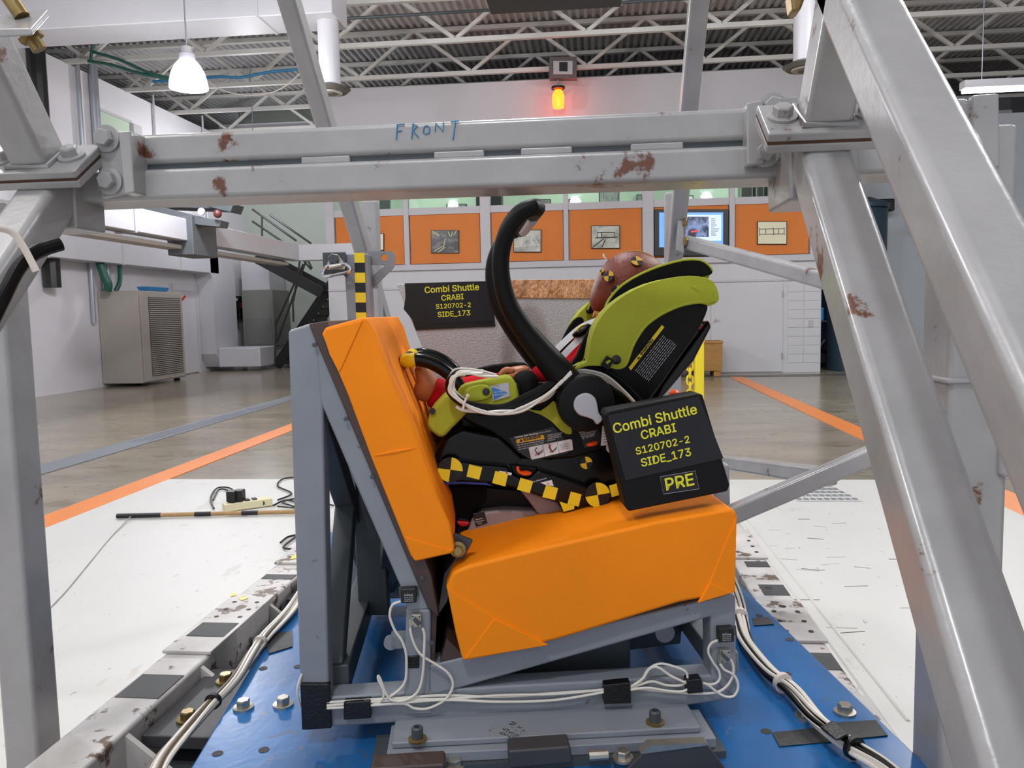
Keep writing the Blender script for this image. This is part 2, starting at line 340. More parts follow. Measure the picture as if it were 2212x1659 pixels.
# the control room itself
cr_w = MB().box(xa + .1, xb - .1, 22.0, 22.1, 2.9, 5.6).build('wall_control_room', green2_m); tag(cr_w, 'pale green back wall inside the control room', kind='structure')
tag(MB().box(xa, xb, YW + .2, 22.1, 2.8, 2.9).build('floor_control_room', cab_m), 'floor inside the control room', kind='structure')
tag(MB().box(xa, xb, YW + .1, 26, 5.6, 5.7).build('ceiling_control_room', wall_m), 'ceiling of the control room', kind='structure')
tag(MB().box(xa, xa + .1, YW + .2, 26.5, 0, 6.72).build('wall_stair_side', wall_m), 'white side wall of the control room', kind='structure')
tag(MB().box(xb - .1, xb, YW + .2, 26, 0, 6.72).build('wall_tank_side', wall_m), 'white flank of the control room by the teal tank', kind='structure')
for x in (-4.2, -.4, 3.4):
    light('room_light', 'AREA', (x, 20.4, 5.55), 46, (.92, 1, .93), .9, (x, 20.4, 0))
    f = thing('ceiling_lamp', 'white ceiling lamp in the control room above ' + {-4.2: 'the first dark monitor', -.4: 'the server rack', 3.4: 'the grey lockers'}[x], 'lamp', (x, 20.4, 5.56), group='control room lamps')
    MB().box(x - .6, x + .6, 20.2, 20.6, 5.565, 5.6).build('housing', duct_m, f); MB().box(x - .55, x + .55, 20.23, 20.57, 5.555, 5.566).build('diffuser', tubeglow_m, f)
def ctl(name, label, cat, pts, Y, d, mat, scr=None):
    o = thing(name, label, cat, Yp(sum(p[0] for p in pts) / 4, max(p[1] for p in pts), Y))
    MB().py(pts, Y, Y + d).build('case', mat, o, .006)
    (ax, ay), (bx, by) = pts[0], pts[2]
    MB().py([(ax + 2, ay + 2), (bx - 2, ay + 2), (bx - 2, by - 2), (ax + 2, by - 2)], Y - .01, Y).build('screen', scr or ink_m, o)
    zb = 3.84 if Y < 19.9 else 2.9; lo = min(Yp(*p, Y).z for p in pts); xs = [Yp(*p, Y).x for p in pts]
    if lo > zb + .01: MB().box(min(xs) + .02, max(xs) - .02, Y + .01, Y + d - .01, zb, lo).build('stand', mat, o)
    return o
def rect(a, b, c, d): return [(a, b), (c, b), (c, d), (a, d)]
wt = thing('worktop', 'long grey worktop under the control-room windows', 'desk', (-.5, 19.3, 2.9))
MB().box(xa + .15, xb - .15, 18.9, 19.8, 3.78, 3.84).build('top', cab_m, wt)
for x in (-5, -2.5, 0, 2.5, 4.6): MB().box(x, x + .08, 19.0, 19.7, 2.9, 3.78).build('leg', cab_m, wt)
scr_m = screen_mat('dim screen', 0, [(60, 62, 66), (150, 150, 150), (70, 74, 78)], 0, (6, 1, 3))
ctl('computer_monitor', 'wide dark monitor on the sill behind the first window', 'monitor', rect(964, 440, 1008, 458), 19.0, .08, blackp_m, scr_m)
ctl('computer_tower', 'tall black computer tower behind the window mullion', 'computer', rect(1060, 400, 1083, 448), 19.1, .4, blackp_m)
ctl('equipment_rack', 'thin black rack edge beside the wide mullion', 'rack', rect(1028, 408, 1036, 446), 19.2, .4, blackp_m)
ctl('computer_monitor', 'low grey monitor seen past the carry handle', 'monitor', rect(1150, 430, 1190, 448), 19.2, .08, dark_m, scr_m)
ctl('computer_monitor', 'small black monitor beside the server rack', 'monitor', rect(1228, 430, 1249, 442), 19.2, .08, blackp_m, scr_m)
ctl('server_rack', 'dark framed server rack with a pale centre', 'rack', rect(1294, 402, 1338, 440), 20.0, .6, blackp_m, screen_mat('rack front', 0, [(70, 74, 72), (190, 198, 192), (100, 104, 102)], 0, (9, 1, 1)))
ctl('wall_picture', 'small black framed picture on green wall', 'picture', rect(1375, 420, 1388, 438), 21.9, .05, blackp_m, scr_m)
ctl('wall_picture', 'wide black framed picture behind the cage brace', 'picture', rect(1466, 422, 1498, 434), 21.9, .05, blackp_m, white_m)
for k, (p, q) in enumerate(((1600, 1626), (1634, 1650), (1660, 1676), (1682, 1696))):
    ctl('grey_locker', ('widest', 'narrow second', 'narrow third', 'last')[k] + ' grey locker inside the control room', 'locker', rect(p, 380, q, 440), 21.5, .4, M('locker grey', (128, 134, 132), .5))
ctl('hanging_monitor', 'black tilted monitor hanging above the lockers', 'monitor', rect(1698, 385, 1714, 412), 19.3, .1, blackp_m)
MBx = MB(); MBx.py(rect(820, 400, 842, 562), 20.6, 20.7); tag(MBx.build('dark_door', M('dark green door', (78, 88, 86), .5)), 'dark green door frame inside the first window', 'door')

# framed prints on the orange panels
def frame_pic(label, r, cells, sc, draw=None):
    a, b, c, d = r; o = thing('framed_print', label, 'picture', Yp((a + c) / 2, d, YW + .03), group='framed prints on the orange panels')
    MB().py(rect(a, b, c, d), YW - .01, YW + .04).build('frame', blackp_m, o, .004)
    p = MB().py(rect(a + 1.5, b + 1.5, c - 1.5, d - 1.5), YW - .016, YW - .01).build('print', screen_mat('print', 0, cells, 0, sc), o)
    if draw: draw(o, p)
def lines(segs, Y, mat, w=.022):
    def f(o, p):
        for s in segs: MB().tube(yps(s, Y), w / 2, 5).build('drawn_line', mat, p)
    return f
frame_pic('dark print of a tunnel with light streaks on orange panel', (931, 497, 991, 547), [(14, 14, 20), (40, 40, 48), (130, 128, 116)], (1.2, 1, 2.2),
          lines([[(934, 500), (948, 506)], [(936, 505), (950, 510)], [(968, 500), (972, 510)], [(978, 500), (974, 512)], [(986, 499), (980, 508)], [(938, 543), (956, 532)], [(946, 545), (962, 534)], [(962, 515), (958, 535)]], YW - .018, gold_m))
frame_pic('pale print of a crash rig on orange panel behind handle', (1109, 496, 1169, 545), [(120, 120, 114), (176, 176, 164), (206, 204, 188)], (1.5, 1, 1.5),
          lines([[(1116, 534), (1120, 514), (1150, 506), (1164, 530)], [(1120, 514), (1134, 532), (1138, 510), (1156, 530)], [(1112, 534), (1166, 528)], [(1128, 512), (1126, 533)], [(1150, 506), (1148, 530)]], YW - .018, white_m))
frame_pic('print of a workshop aisle on orange panel above dummy head', (1277, 487, 1339, 537), [(110, 112, 108), (178, 180, 166), (206, 206, 190)], (1.3, 1, 1.3),
          lines([[(1290, 515), (1290, 502), (1328, 502), (1328, 514)], [(1300, 512), (1300, 503)], [(1280, 534), (1304, 516)], [(1300, 534), (1308, 517)], [(1286, 514), (1334, 512)]], YW - .018, ink_m))
frame_pic('cream line drawing of a truck chassis on orange panel', (1636, 478, 1700, 528), [(222, 216, 180), (226, 220, 186), (230, 224, 190)], (1, 1, 1),
          lines([[(1640, 495), (1694, 494)], [(1640, 506), (1694, 505)], [(1641, 492), (1641, 509)], [(1694, 491), (1694, 508)], [(1654, 495), (1654, 505)], [(1670, 492), (1672, 508)], [(1682, 494), (1682, 506)]], YW - .018, ink_m, .014))
frame_pic('cream print half hidden behind the grey cage brace', (800, 504, 829, 541), [(222, 216, 190), (226, 220, 196), (230, 224, 200)], (1, 1, 1))
# wall screen
tv = thing('wall_screen', 'black wall screen showing a blue desktop beside grey brace', 'screen', Yp(1495, 552, YW))
MB().py(rect(1414, 452, 1574, 553), YW - .06, YW + .06).build('bezel', blackp_m, tv, .01)
desk = MB().py(rect(1424, 459, 1562, 534), YW - .066, YW - .06).build('display', screen_mat('desktop', 0, [(96, 150, 226), (104, 160, 232), (112, 166, 236)], .7), tv)
MB().py(rect(1440, 464, 1558, 520), YW - .069, YW - .066).build('window_pane', M('pale page', (198, 214, 240), .4, emit=.7), desk)
MB().py(rect(1450, 468, 1531, 512), YW - .072, YW - .069).build('video_picture', screen_mat('video', 0, [(14, 18, 30), (26, 40, 70), (120, 140, 180), (20, 24, 40), (196, 206, 226)], .6, (.9, 1, .7)), desk)
MB().py([(1492, 499), (1508, 496), (1508, 500), (1493, 503)], YW - .074, YW - .072).build('red_mark', M('red screen mark', (220, 70, 80), .4, emit=.5), desk)
for k in range(9): MB().py(rect(1536, 472 + k * 4.4, 1536 + random.uniform(8, 19), 473.4 + k * 4.4), YW - .071, YW - .069).build('text_line', M('screen text', (90, 104, 140), .5, emit=.2) if k == 0 else MATS['screen text'], desk)

# ceiling: ribbed deck, open-web joists
mb = MB(); x = XO; prof = []
while x < XR + .2:
    prof += [(x, ZC), (x + .06, ZC), (x + .085, ZC - .06), (x + .145, ZC - .06)]; x += .17
n = len(prof)
mb.add([V3(a, -6, z) for a, z in prof] + [V3(a, 27, z) for a, z in prof], [(i, i + 1, n + i + 1, n + i) for i in range(n - 1)])
ceil = mb.build('ceiling', deck_m, None, 0, 2, 20); tag(ceil, 'ribbed grey steel roof deck', kind='structure')
web_me = {}
for Y in (9.7, 11.86, 14.03, 16.2, 18.37, 20.5, 22.7):
    j = MB().box(XO, XR, Y - .05, Y + .05, ZB - .02, ZB + .07).build('joist', joist_m, ceil)
    MB().box(XO, XR, Y - .06, Y + .06, ZC - .18, ZC - .09).build('top_chord', joist_m, j)
    for k in range(-5, 6):
        xv = -2.63 + 2.59 * k
        for a, b, w in ((xv - 1.29, ZC - .13, .07), (xv + 1.29, ZC - .13, .07), (xv, ZC - .13, .04)):
            if XO < a < XR: MB().beam((xv, Y, ZB + .05), (a, Y, b), w, w).build('web', joist_m, j)
for i, (Y, z, x0, x1) in enumerate(((15.2, 7.05, -5, XR), (17.3, 7.25, -5.5, 9), (13.3, 7.0, XL, -4))):
    tag(MB().cyl((x0, Y, z), (x1, Y, z), .03 if i < 2 else .07, 8).build('ceiling_pipe', blackp_m if i else dark_m),
        ('thin dark pipe under the nearer white joist', 'thin black pipe below the roof deck over the beacon', 'thick black pipe above the white overhead duct')[i], 'pipe')
tag(MB().box(-6, 11, 22.6, 23.4, 5.9, 6.5).build('roof_duct', duct_m), 'long white duct beyond the control room fascia', 'duct')

# high-bay lamps
for i, (x, y, z) in enumerate(LAMPS):
    l = thing('high_bay_lamp', 'glowing bell-shaped high-bay lamp below the white duct' if i == 0 else 'added unseen high-bay lamp brightening the stair bay behind the beam' if y > 15 else 'high-bay lamp hanging under the roof above the picture', 'lamp', (x, y, z - .38), group='high bay lamps')
    MB().lathe((x, y, z), EZ, [(.27, -.38), (.265, -.3), (.23, -.16), (.17, -.05), (.13, 0), (.12, -.01), (.22, -.17), (.25, -.3), (.25, -.38)], 24).build('shade', lampglow_m, l)
    MB().lathe((x, y, z), EZ, [(.09, 0), (.11, .02), (.11, .1), (.08, .12), (.08, .2), (.03, .22)], 16).build('ballast', duct_m, l)
    MB().sphere((x, y, z - .2), .08, n=10).build('bulb', tubeglow_m, l)
    MB().cyl((x, y, z + .2), (x, y, ZC - .06), .012, 6).build('hanger', conduit_m, l)
# overhead duct with drop and diffuser
def diffuser(label, px, pyb, Y, top, duct=None):
    c = Yp(px, pyb, Y); o = thing('round_diffuser', label, 'diffuser', c)
    MB().cyl((c.x, Y, c.z + .04), (c.x, Y, top), .17, 24).build('drop_pipe', duct_m, o)
    MB().lathe((c.x, Y, c.z), EZ, [(.05, .0), (.27, .0), (.33, .05), (.17, .12)], 28).build('outer_cone', grill_m, o)
    MB().lathe((c.x, Y, c.z - .02), EZ, [(.19, 0), (.2, .02), (.1, .04)], 24).build('middle_ring', cab_m, o)
    MB().lathe((c.x, Y, c.z - .035), EZ, [(.1, 0), (.1, .02)], 20).build('inner_ring', grill_m, o)
    return c
c = diffuser('round slotted ceiling diffuser beside the orange-lit beam, below white duct', 714, 200, 13, 6.25)
od = thing('overhead_duct', 'square white overhead duct crossing above the lit lamp', 'duct', (-7, 13, 6.1))
MB().box(XL, -5.2, 12.6, 13.4, 6.2, 6.72).build('trunk', duct_m, od, .02)
MB().box(-5.2, -3.98, 12.6, 13.4, 6.2, 6.72).build('trunk', duct_m, od, .02)
MB().box(-5.22, -5.18, 12.59, 13.41, 6.19, 6.73).build('seam', duct_m, od)
diffuser('round slotted ceiling diffuser behind the slanted cage leg', 1738, 150, 13, ZC)
# beacon and horn box on the fascia
bc = thing('warning_beacon', 'glowing orange beacon lamp above the beam', 'beacon', Yp(1206, 236, YW - .6))
c = Yp(1206, 215, YW - .6)
MB().lathe(c, EZ, [(.05, -.2), (.12, -.18), (.135, -.05), (.13, .1), (.08, .2), (.02, .22)], 20).build('lens', beacon_m, bc)
MB().sphere(c, .09, n=12).build('bulb', beaconcore_m, bc)
MB().lathe(c, EZ, [(.15, .22), (.15, .27), (.03, .3)], 16).build('cap', blackp_m, bc); MB().cyl(c + V3(0, 0, .28), c + V3(0, 0, .42), .02, 8).build('stem', conduit_m, bc)
MB().box(c.x - .02, c.x + .02, c.y, YW, c.z + .25, c.z + .28).build('arm', conduit_m, bc)
light('beacon_light', 'POINT', c - V3(0, .25, 0), 5, (1, .18, .05), .12)
hb = thing('horn_box', 'square grey horn box with dark centre above the beacon', 'horn', Yp(1217, 168, YW - .7))
MB().py(rect(1186, 122, 1246, 168), YW - .75, YW - .5).build('case', M('maroon grey case', (96, 84, 84), .5), hb, .01)
MB().py(rect(1195, 131, 1237, 160), YW - .78, YW - .75).build('face', lgrey_m, hb, .01); MB().py(rect(1208, 134, 1226, 154), YW - .79, YW - .78).build('grille', blackp_m, hb)
fl = thing('strip_light', 'bright fluorescent strip light behind the slanted cage tube', 'lamp', Yp(2140, 200, 14))
a = Yp(2078, 190, 14); b = Yp(2330, 178, 14); z = a.z
MB().box(a.x, b.x, 13.9, 14.1, z - .02, z + .1).build('reflector', duct_m, fl)
for dy in (-.06, .06): MB().cyl((a.x + .03, 14 + dy, z - .05), (b.x, 14 + dy, z - .05), .03, 10).build('tube', tubeglow_m, fl)
for x in (a.x + .3, b.x - .3): MB().cyl((x, 14, z + .1), (x, 14, ZB), .008, 6).build('hanger', conduit_m, fl)
light('strip_glow', 'AREA', ((a.x + b.x) / 2, 14, z - .15), 120, (.95, .98, 1), 1.2, ((a.x + b.x) / 2, 14, 0))
hm = MB().box(-1.05, .35, 8.1, 8.9, CAMH + 3.23, CAMH + 3.5).build('hanging_box', blackp_m, None, .01); tag(hm, 'black box hanging at the top edge of the view', 'box')
for x in (-.8, .1): MB().cyl((x, 8.5, CAMH + 3.5), (x, 8.5, ZC), .012, 6).build('hanger', conduit_m, hm)

# left wall fittings
def wp(x, y): return Xp(x, y, XL)
for px, y0, y1, r, lab, mt in ((158, 112, 700, .05, 'vertical galvanised conduit on white wall nearest the black pipe', conduit_m), (188, 132, 690, .06, 'vertical conduit rising in a pair, the one nearer the camera', conduit_m),
                              (196, 136, 690, .06, 'vertical conduit rising in a pair, the farther one', conduit_m), (326, 205, 560, .03, 'thin white conduit beyond the wall opening', duct_m), (433, 250, 520, .03, 'bent thin white conduit at the far end of the wall', duct_m),
                              (56, 60, 620, .16, 'thick black pipe on white wall behind the cage leg', blackp_m)):
    a = wp(px, y0); tag(MB().cyl((XL + r + .02, a.y, wp(px, y1).z), (XL + r + .02, a.y, a.z), r, 10).build('wall_conduit', mt), lab, 'pipe', 'pipes on the side wall')
wo = thing('wall_opening', 'recessed pale green opening high in the side wall', 'opening', wp(243, 290))
a, b = wp(205, 236), wp(280, 268)
MB().box(XL, XL + .02, a.y, b.y, 4.2, a.z).build('panel', green2_m, wo); MB().box(XL, XL + .06, a.y, b.y, a.z, a.z + .06).build('head_trim', wall_m, wo); MB().box(XL, XL + .1, b.y, b.y + .35, 4.2, a.z).build('side_trim', wall_m, wo)
ld = thing('wall_duct', 'big white rectangular duct bending down the side wall to floor', 'duct', (-10.5, 22, 0))
MB().box(XL, XL + .5, 12.5, 21.6, 2.72, 3.42).build('run', duct_m, ld, .01)
prof = [(21.5, 3.42), (22.1, 3.36), (22.45, 3.1), (22.6, 2.7), (22.6, .9), (22.5, .45), (22.3, .12), (21.5, .12), (21.2, .5), (21.2, 2.6), (21.1, 2.72), (21.1, 3.42)]
MB().prism([V3(XL, y, z) for y, z in prof], [V3(XL + .5, y, z) for y, z in prof]).build('bend', duct_m, ld, .01)
MB().box(XL + .5, -9.15, 21.3, 22.4, .12, .66).build('foot', duct_m, ld, .03)
for y in (14.5, 17, 19.5): MB().box(XL, XL + .52, y, y + .03, 2.7, 3.44).build('seam', duct_m, ld)
gc = thing('grey_cabinet', 'taupe steel cabinet with dark vent grille against white wall', 'cabinet', (-9.6, 17.6, 0))
cb = Zp(303, 832, 0); x1, y1 = XL + .95, cb.y - .4; x0 = XL + .01
MB().box(x0, x1, y1, y1 + 1.9, .07, 2.12).build('body', cab_m, gc, .015)
MB().box(x1, x1 + .03, y1 + .05, y1 + 1.85, .1, 2.08).build('door', cab_m, gc, .006)
gr = MB().box(x1 + .03, x1 + .035, y1 + .35, y1 + 1.75, .2, 1.98).build('grille', grill_m, gc)
for k in range(40): MB().box(x1 + .035, x1 + .05, y1 + .37, y1 + 1.73, .22 + k * .044, .238 + k * .044).build('slat', cab_m, gr)
for dy in (.2, 1.6): MB().box(x1 - .15, x1 - .05, y1 + dy, y1 + dy + .1, 0, .07).build('foot', blackp_m, gc)
bt = thing('blue_tray', 'blue plastic tray lying on top of the taupe cabinet', 'tray', (x1 - .1, y1 + .9, 2.12))
MB().prism([V3(x1 - .25, y1 + .5, 2.125), V3(x1 - .02, y1 + .5, 2.125), V3(x1 - .02, y1 + 1.3, 2.125), V3(x1 - .25, y1 + 1.3, 2.125)], [V3(x1 - .29, y1 + .45, 2.22), V3(x1, y1 + .45, 2.22), V3(x1, y1 + 1.35, 2.22), V3(x1 - .29, y1 + 1.35, 2.22)]).build('shell', M('sky blue plastic', (64, 132, 188), .4), bt, .006)
MB().box(x1 - .27, x1 - .03, y1 + .48, y1 + 1.32, 2.22, 2.235).build('lid', lgrey_m, bt)
for k, (p, q) in enumerate((((213, 560), (232, 628)), ((257, 560), (250, 628)))):
    A, D_ = Xp(*p, XL + .3), Xp(*q, XL + .4)
    tag(MB().tube(cr([A, A.lerp(D_, .4) + V3(.05, 0, -.1), D_.lerp(A, .2) + V3(.06, 0, 0), D_], 5), .09 if k == 0 else .05, 10).build('green_hose', hose_m), ('thick', 'thin')[k] + ' green hose dropping to the taupe cabinet', 'hose', 'green hoses')
wd = thing('door_2', 'plain white door in side wall', None, (XL, 19, 0), kind='structure')
ya, yb = wp(372, 700).y, wp(422, 700).y
MB().box(XL, XL + .04, ya, yb, .02, 2.25).build('leaf', block_m, wd, .004); MB().box(XL, XL + .07, yb, yb + .12, 0, 2.4).build('jamb', wall_m, wd); MB().box(XL, XL + .07, ya - .12, ya, 0, 2.4).build('jamb', wall_m, wd)
MB().lathe((XL + .04, ya + .15, 1.2), (1, 0, 0), [(.05, 0), (.05, .02), (.02, .04), (.02, .1), (.04, .12)], 12).build('handle', silver_m, wd)
eb = thing('switch_box', 'grey switch box with red handle beside the taupe cabinet', 'switch', wp(361, 675))
q = wp(350, 650); q2 = wp(372, 650)
MB().box(XL, XL + .22, q.y, q2.y, 1.6, 2.15).build('case', M('switch grey', (118, 122, 126), .5), eb, .01); MB().beam((XL + .24, q2.y, 1.95), (XL + .3, q2.y + .12, 2.08), .04, .04).build('lever', redp_m, eb)
MB().box(XL + .22, XL + .225, q.y + .1, q2.y - .15, 1.85, 1.98).build('label', white_m, eb)
dp = thing('breaker_box', 'black breaker panels on grey wall beside the duct bend', 'panel', wp(500, 684))
for i in range(2):
    y0 = wp(487, 660).y + i * .5; c_ = MB().box(XL + .003, XL + .2, y0, y0 + .46, 1.45, 2.15).build('case', blackp_m, dp, .01)
    MB().box(XL + .2, XL + .21, y0 + .1, y0 + .2, 1.8, 1.95).build('label', (teal_m, redp_m)[i], c_); MB().box(XL + .2, XL + .21, y0 + .25, y0 + .38, 2.0, 2.08).build('label', white_m, c_)
uc = thing('steel_unit', 'grey steel air unit on a white pedestal by the stairs', 'air unit', (-9.4, 23.4, 0))
A = Yp(523, 630, 23.2); Bq = Yp(590, 630, 23.2); zt = Yp(540, 562, 23.2).z; zm = Yp(540, 627, 23.2).z; zb = Yp(540, 748, 23.2).z
MB().box(A.x, Bq.x - .1, 23.2, 24.4, zm, zt).build('hood', duct_m, uc, .01); MB().box(A.x, Bq.x, 23.15, 24.45, zb, zm).build('body', M('unit grey', (128, 128, 124), .5, .1), uc, .01)
MB().box(A.x + .05, Bq.x - .15, 23.2, 24.4, 0, zb).build('pedestal', block_m, uc); MB().box(A.x + .06, Bq.x - .06, 23.13, 23.15, zb + .05, (zb + zm) / 2).build('panel', M('unit panel', (120, 120, 116), .5, .1), uc)
# crane beam along the hall with camera trolley
cb = thing('white_crane_beam', 'white box beam running along the hall towards the control room', 'beam', (-6.75, 14, 2.7))
A = Xp(165, 452, -6.75); Bq = Xp(632, 532, -6.75)
for (p, q), nm in ((((120, 452), (385, 488)), 'run'), (((445, 510), (632, 543)), 'run')):
    A, Bq = Xp(*p, -6.75), Xp(*q, -6.75); MB().beam((A.x, A.y, 2.93), (Bq.x, Bq.y, 2.93), .3, .36).build(nm, duct_m, cb, .015)
Bq = Xp(632, 543, -6.75)
MB().beam((-6.88, Bq.y + .13, 2.93), (-5.05, Bq.y + .1, 2.93), .26, .36).build('return_run', duct_m, cb, .015)
MB().box(-7.0, -6.7, 9, Bq.y - .4, 2.62, 2.68).build('lower_rail', cab_m, cb)
ya = Xp(268, 470, -6.75).y; MB().box(-6.92, -6.58, ya, ya + .05, 2.73, 3.13).build('joint_band', duct_m, cb, .01)
tr = thing('camera_trolley', 'dark grey trolley with tilted plates hanging on the white beam', 'trolley', (-6.7, 13, 2.6))
Ya = Xp(420, 505, -6.7).y
MB().box(-6.95, -6.5, Ya - .45, Ya + .4, 2.52, 3.16).build('clamp', M('trolley grey', (92, 96, 100), .5, .2), tr, .015)
for k, (pts, w) in enumerate(((((330, 432), (490, 438), (492, 452), (330, 446)), .5), (((300, 434), (440, 470), (478, 476), (474, 490), (430, 486), (300, 452)), .25), (((452, 428), (505, 440), (498, 458), (446, 446)), .3))):
    MB().py(pts, Ya - .3 - k * .05, Ya - .3 + w).build('plate', (dark_m, MATS['trolley grey'], dark_m)[k], tr, .006)
c = Yp(436, 457, Ya - .36); MB().lathe(c, (0, -1, 0), [(.06, 0), (.06, .03), (.03, .03)], 12).build('ring', lgrey_m, tr)
c = Yp(470, 462, Ya - .4); MB().sphere(c, .07, n=10).build('lens', redpipe_m, tr)
for px in (378, 405): 
    c = Yp(px, 535, Ya); MB().cyl(c, c + V3(0, 0, .12), .05, 8).build('bolt', brass_m, tr)
# black switchback staircase
st = thing('black_staircase', 'black steel switchback staircase beside the control room', 'staircase', (-7.5, 23, 0))
YS = 22.3
a = Yp(600, 790, YS); b = Yp(718, 600, YS)
N_ = 13
for k in range(N_):
    t = k / (N_ - 1); x = a.x + (b.x - a.x) * t; z = .16 + (b.z - .2) * t
    MB().box(x, x + .3, YS + .05, YS + 1.1, z - .03, z).build('tread', blackp_m, st); MB().box(x + .27, x + .3, YS + .05, YS + 1.1, z, z + .2).build('riser', blackp_m, st)
MB().beam((a.x - .05, YS, .05), (b.x + .1, YS, b.z), .05, .28).build('stringer', blackp_m, st)
MB().beam((a.x - .05, YS + 1.12, .05), (b.x + .1, YS + 1.12, b.z), .05, .28).build('stringer', blackp_m, st)
P1, P2 = Yp(580, 560, YS - .1), Yp(718, 634, YS - .1)
MB().beam(P1, P2, .05, .36).build('upper_stringer', blackp_m, st); MB().beam(P1 + V3(0, -.9, 0), P2 + V3(0, -.9, 0), .05, .3).build('upper_stringer', blackp_m, st)
for k in range(8):
    p = P1.lerp(P2, (k + .5) / 8); MB().box(p.x - .15, p.x + .15, YS - 1.0, YS - .1, p.z - .02, p.z + .02).build('tread', blackp_m, st)
for p, q in (((545, 452), (640, 520)), ((545, 478), (610, 522)), ((583, 464), (672, 526)), ((598, 740), (662, 560)), ((596, 700), (655, 570)), ((664, 560), (674, 580)), ((655, 562), (672, 582)), ((566, 468), (566, 510)), ((648, 562), (634, 650)), ((632, 640), (634, 695)), ((596, 690), (594, 790))):
    MB().cyl(Yp(*p, YS - .95), Yp(*q, YS - .95), .028, 8).build('handrail', blackp_m, st)
# teal tank corner on the far side of the control room
tk = thing('teal_tank', 'dark teal round tank standing past the white door wall', 'tank', Zp(1858, 806, 0))
c = Zp(1866, 803, 0); MB().lathe((c.x, c.y + .6, 0), EZ, [(.62, 0), (.62, 3.6), (.6, 3.64)], 32).build('shell', teal_m, tk); MB().lathe((c.x, c.y + .6, 3.64), EZ, [(.66, 0), (.66, .1), (.3, .25)], 32).build('cap', teal_m, tk)
tp = thing('control_cabinet', 'dark blue equipment panel with shelf beside the teal tank', 'panel', (5.6, 20.5, 0))
MB().box(xb, xb + 1.0, 20.4, 20.5, 0, 2.7).build('board', M('navy paint', (30, 48, 82), .5), tp)
q = Yp(1790, 692, 20.3)
MB().box(xb, xb + .7, 20.0, 20.4, 1.1, 1.13).build('shelf', lgrey_m, tp); MB().box(xb + .1, xb + .5, 20.2, 20.3, 1.14, 1.45).build('display', M('cyan screen', (50, 130, 180), .4, emit=.4), tp)
for k in range(6): MB().tube(cr([V3(xb + .1 + k * .1, 20.1, .9 - k * .06), V3(xb + .3, 19.95, .6 - k * .05), V3(xb + .1 + .07 * k, 20.1, .25)], 5), .025, 6).build('cable', (lgrey_m, blackp_m)[k % 2], tp)
for k in range(3): MB().box(xb + .05 + k * .25, xb + .25 + k * .25, 19.9, 20.3, .1, .28 + .06 * k).build('fitting', dark_m, tp, .02)
lb = MB().box(8.0, 8.35, 21.35, 21.6, 2.9, 3.2).build('wall_bracket', redpipe_m, None, .02); tag(lb, 'small brown bracket on the cool white wall', 'bracket'); c = Yp(1986, 490, 21.4); lb.location = (c.x, 21.45, c.z - .15)
bx = MB().box(0, .9, 20.9, 21.55, 0, .3).build('dark_fixture', blackp_m, None, .03); c = Yp(1885, 446, 21.2); bx.location = (c.x, 21.27, c.z - .15); tag(bx, 'dark wall fixture above the teal tank', 'fixture')
# crate, chain post
ct = thing('wooden_crate', 'plywood crate on skids against white wall', 'crate', Zp(1500, 808, 0))
A = Zp(1446, 809, 0); Bq = Zp(1552, 809, 0); zt = .72; A.y -= .45; Bq.y -= .45
MB().box(A.x, Bq.x, A.y - .25, A.y + .35, .12, zt).build('box', wood_m, ct, .01); MB().box(A.x - .02, Bq.x + .02, A.y - .27, A.y + .37, zt, zt + .05).build('lid', wood_m, ct, .006)
for t in (.1, .5, .9): x = A.x + (Bq.x - A.x) * t; MB().box(x - .07, x + .07, A.y - .23, A.y + .33, 0, .12).build('skid', wood_m, ct)
yp = thing('chain_post', 'yellow square post with plastic chain hanging from it', 'post', Zp(1512, 950, 0))
k = 8.0; a = CAM + ray(1510, 738) * k
MB().box(a.x - .045, a.x + .045, a.y - .045, a.y + .045, .03, a.z).build('post', ypaint_m, yp, .006); MB().box(a.x - .15, a.x + .15, a.y - .15, a.y + .15, 0, .03).build('foot', ypaint_m, yp)
MB().lathe((a.x, a.y, a.z), EZ, [(.06, 0), (.06, .03), (.02, .04)], 12).build('cap', ypaint_m, yp); MB().cyl((a.x - .045, a.y, a.z - .06), (a.x - .1, a.y, a.z - .05), .012, 6).build('hook', ypaint_m, yp)
def link(c, d, up, l, w, r):
    d = Vector(d).normalized(); s_ = d.cross(Vector(up)).normalized(); pts = []
    for q in range(12):
        t = 2 * math.pi * q / 12; x = math.cos(t) * l / 2 * .75; y = math.sin(t) * w / 2; x += (l / 2 * .25) * (1 if math.cos(t) > .1 else -1 if math.cos(t) < -.1 else 0); pts.append(Vector(c) + d * x + s_ * y)
    return MB().tube(pts, r, 6, closed=True)
ch = thing('plastic_chain', 'yellow plastic chain hanging beside the yellow post', 'chain', (a.x - .1, a.y, .05))
for k in range(13): link((a.x - .09, a.y, a.z - .1 - k * .072), (0, 0, 1), ((0, 1, 0), (1, 0, 0))[k % 2], .1, .06, .011).build('link', ypaint_m, ch)
cp = [V3(a.x - .09, a.y, a.z - .06) + V3(-.075 * k, -.0 * k, -.028 * k) for k in range(9)]
for k, p in enumerate(cp): link(p, (-.94, 0, -.35), ((0, 1, 0), (.35, 0, -.94))[k % 2], .1, .06, .011).build('link', ypaint_m, ch)
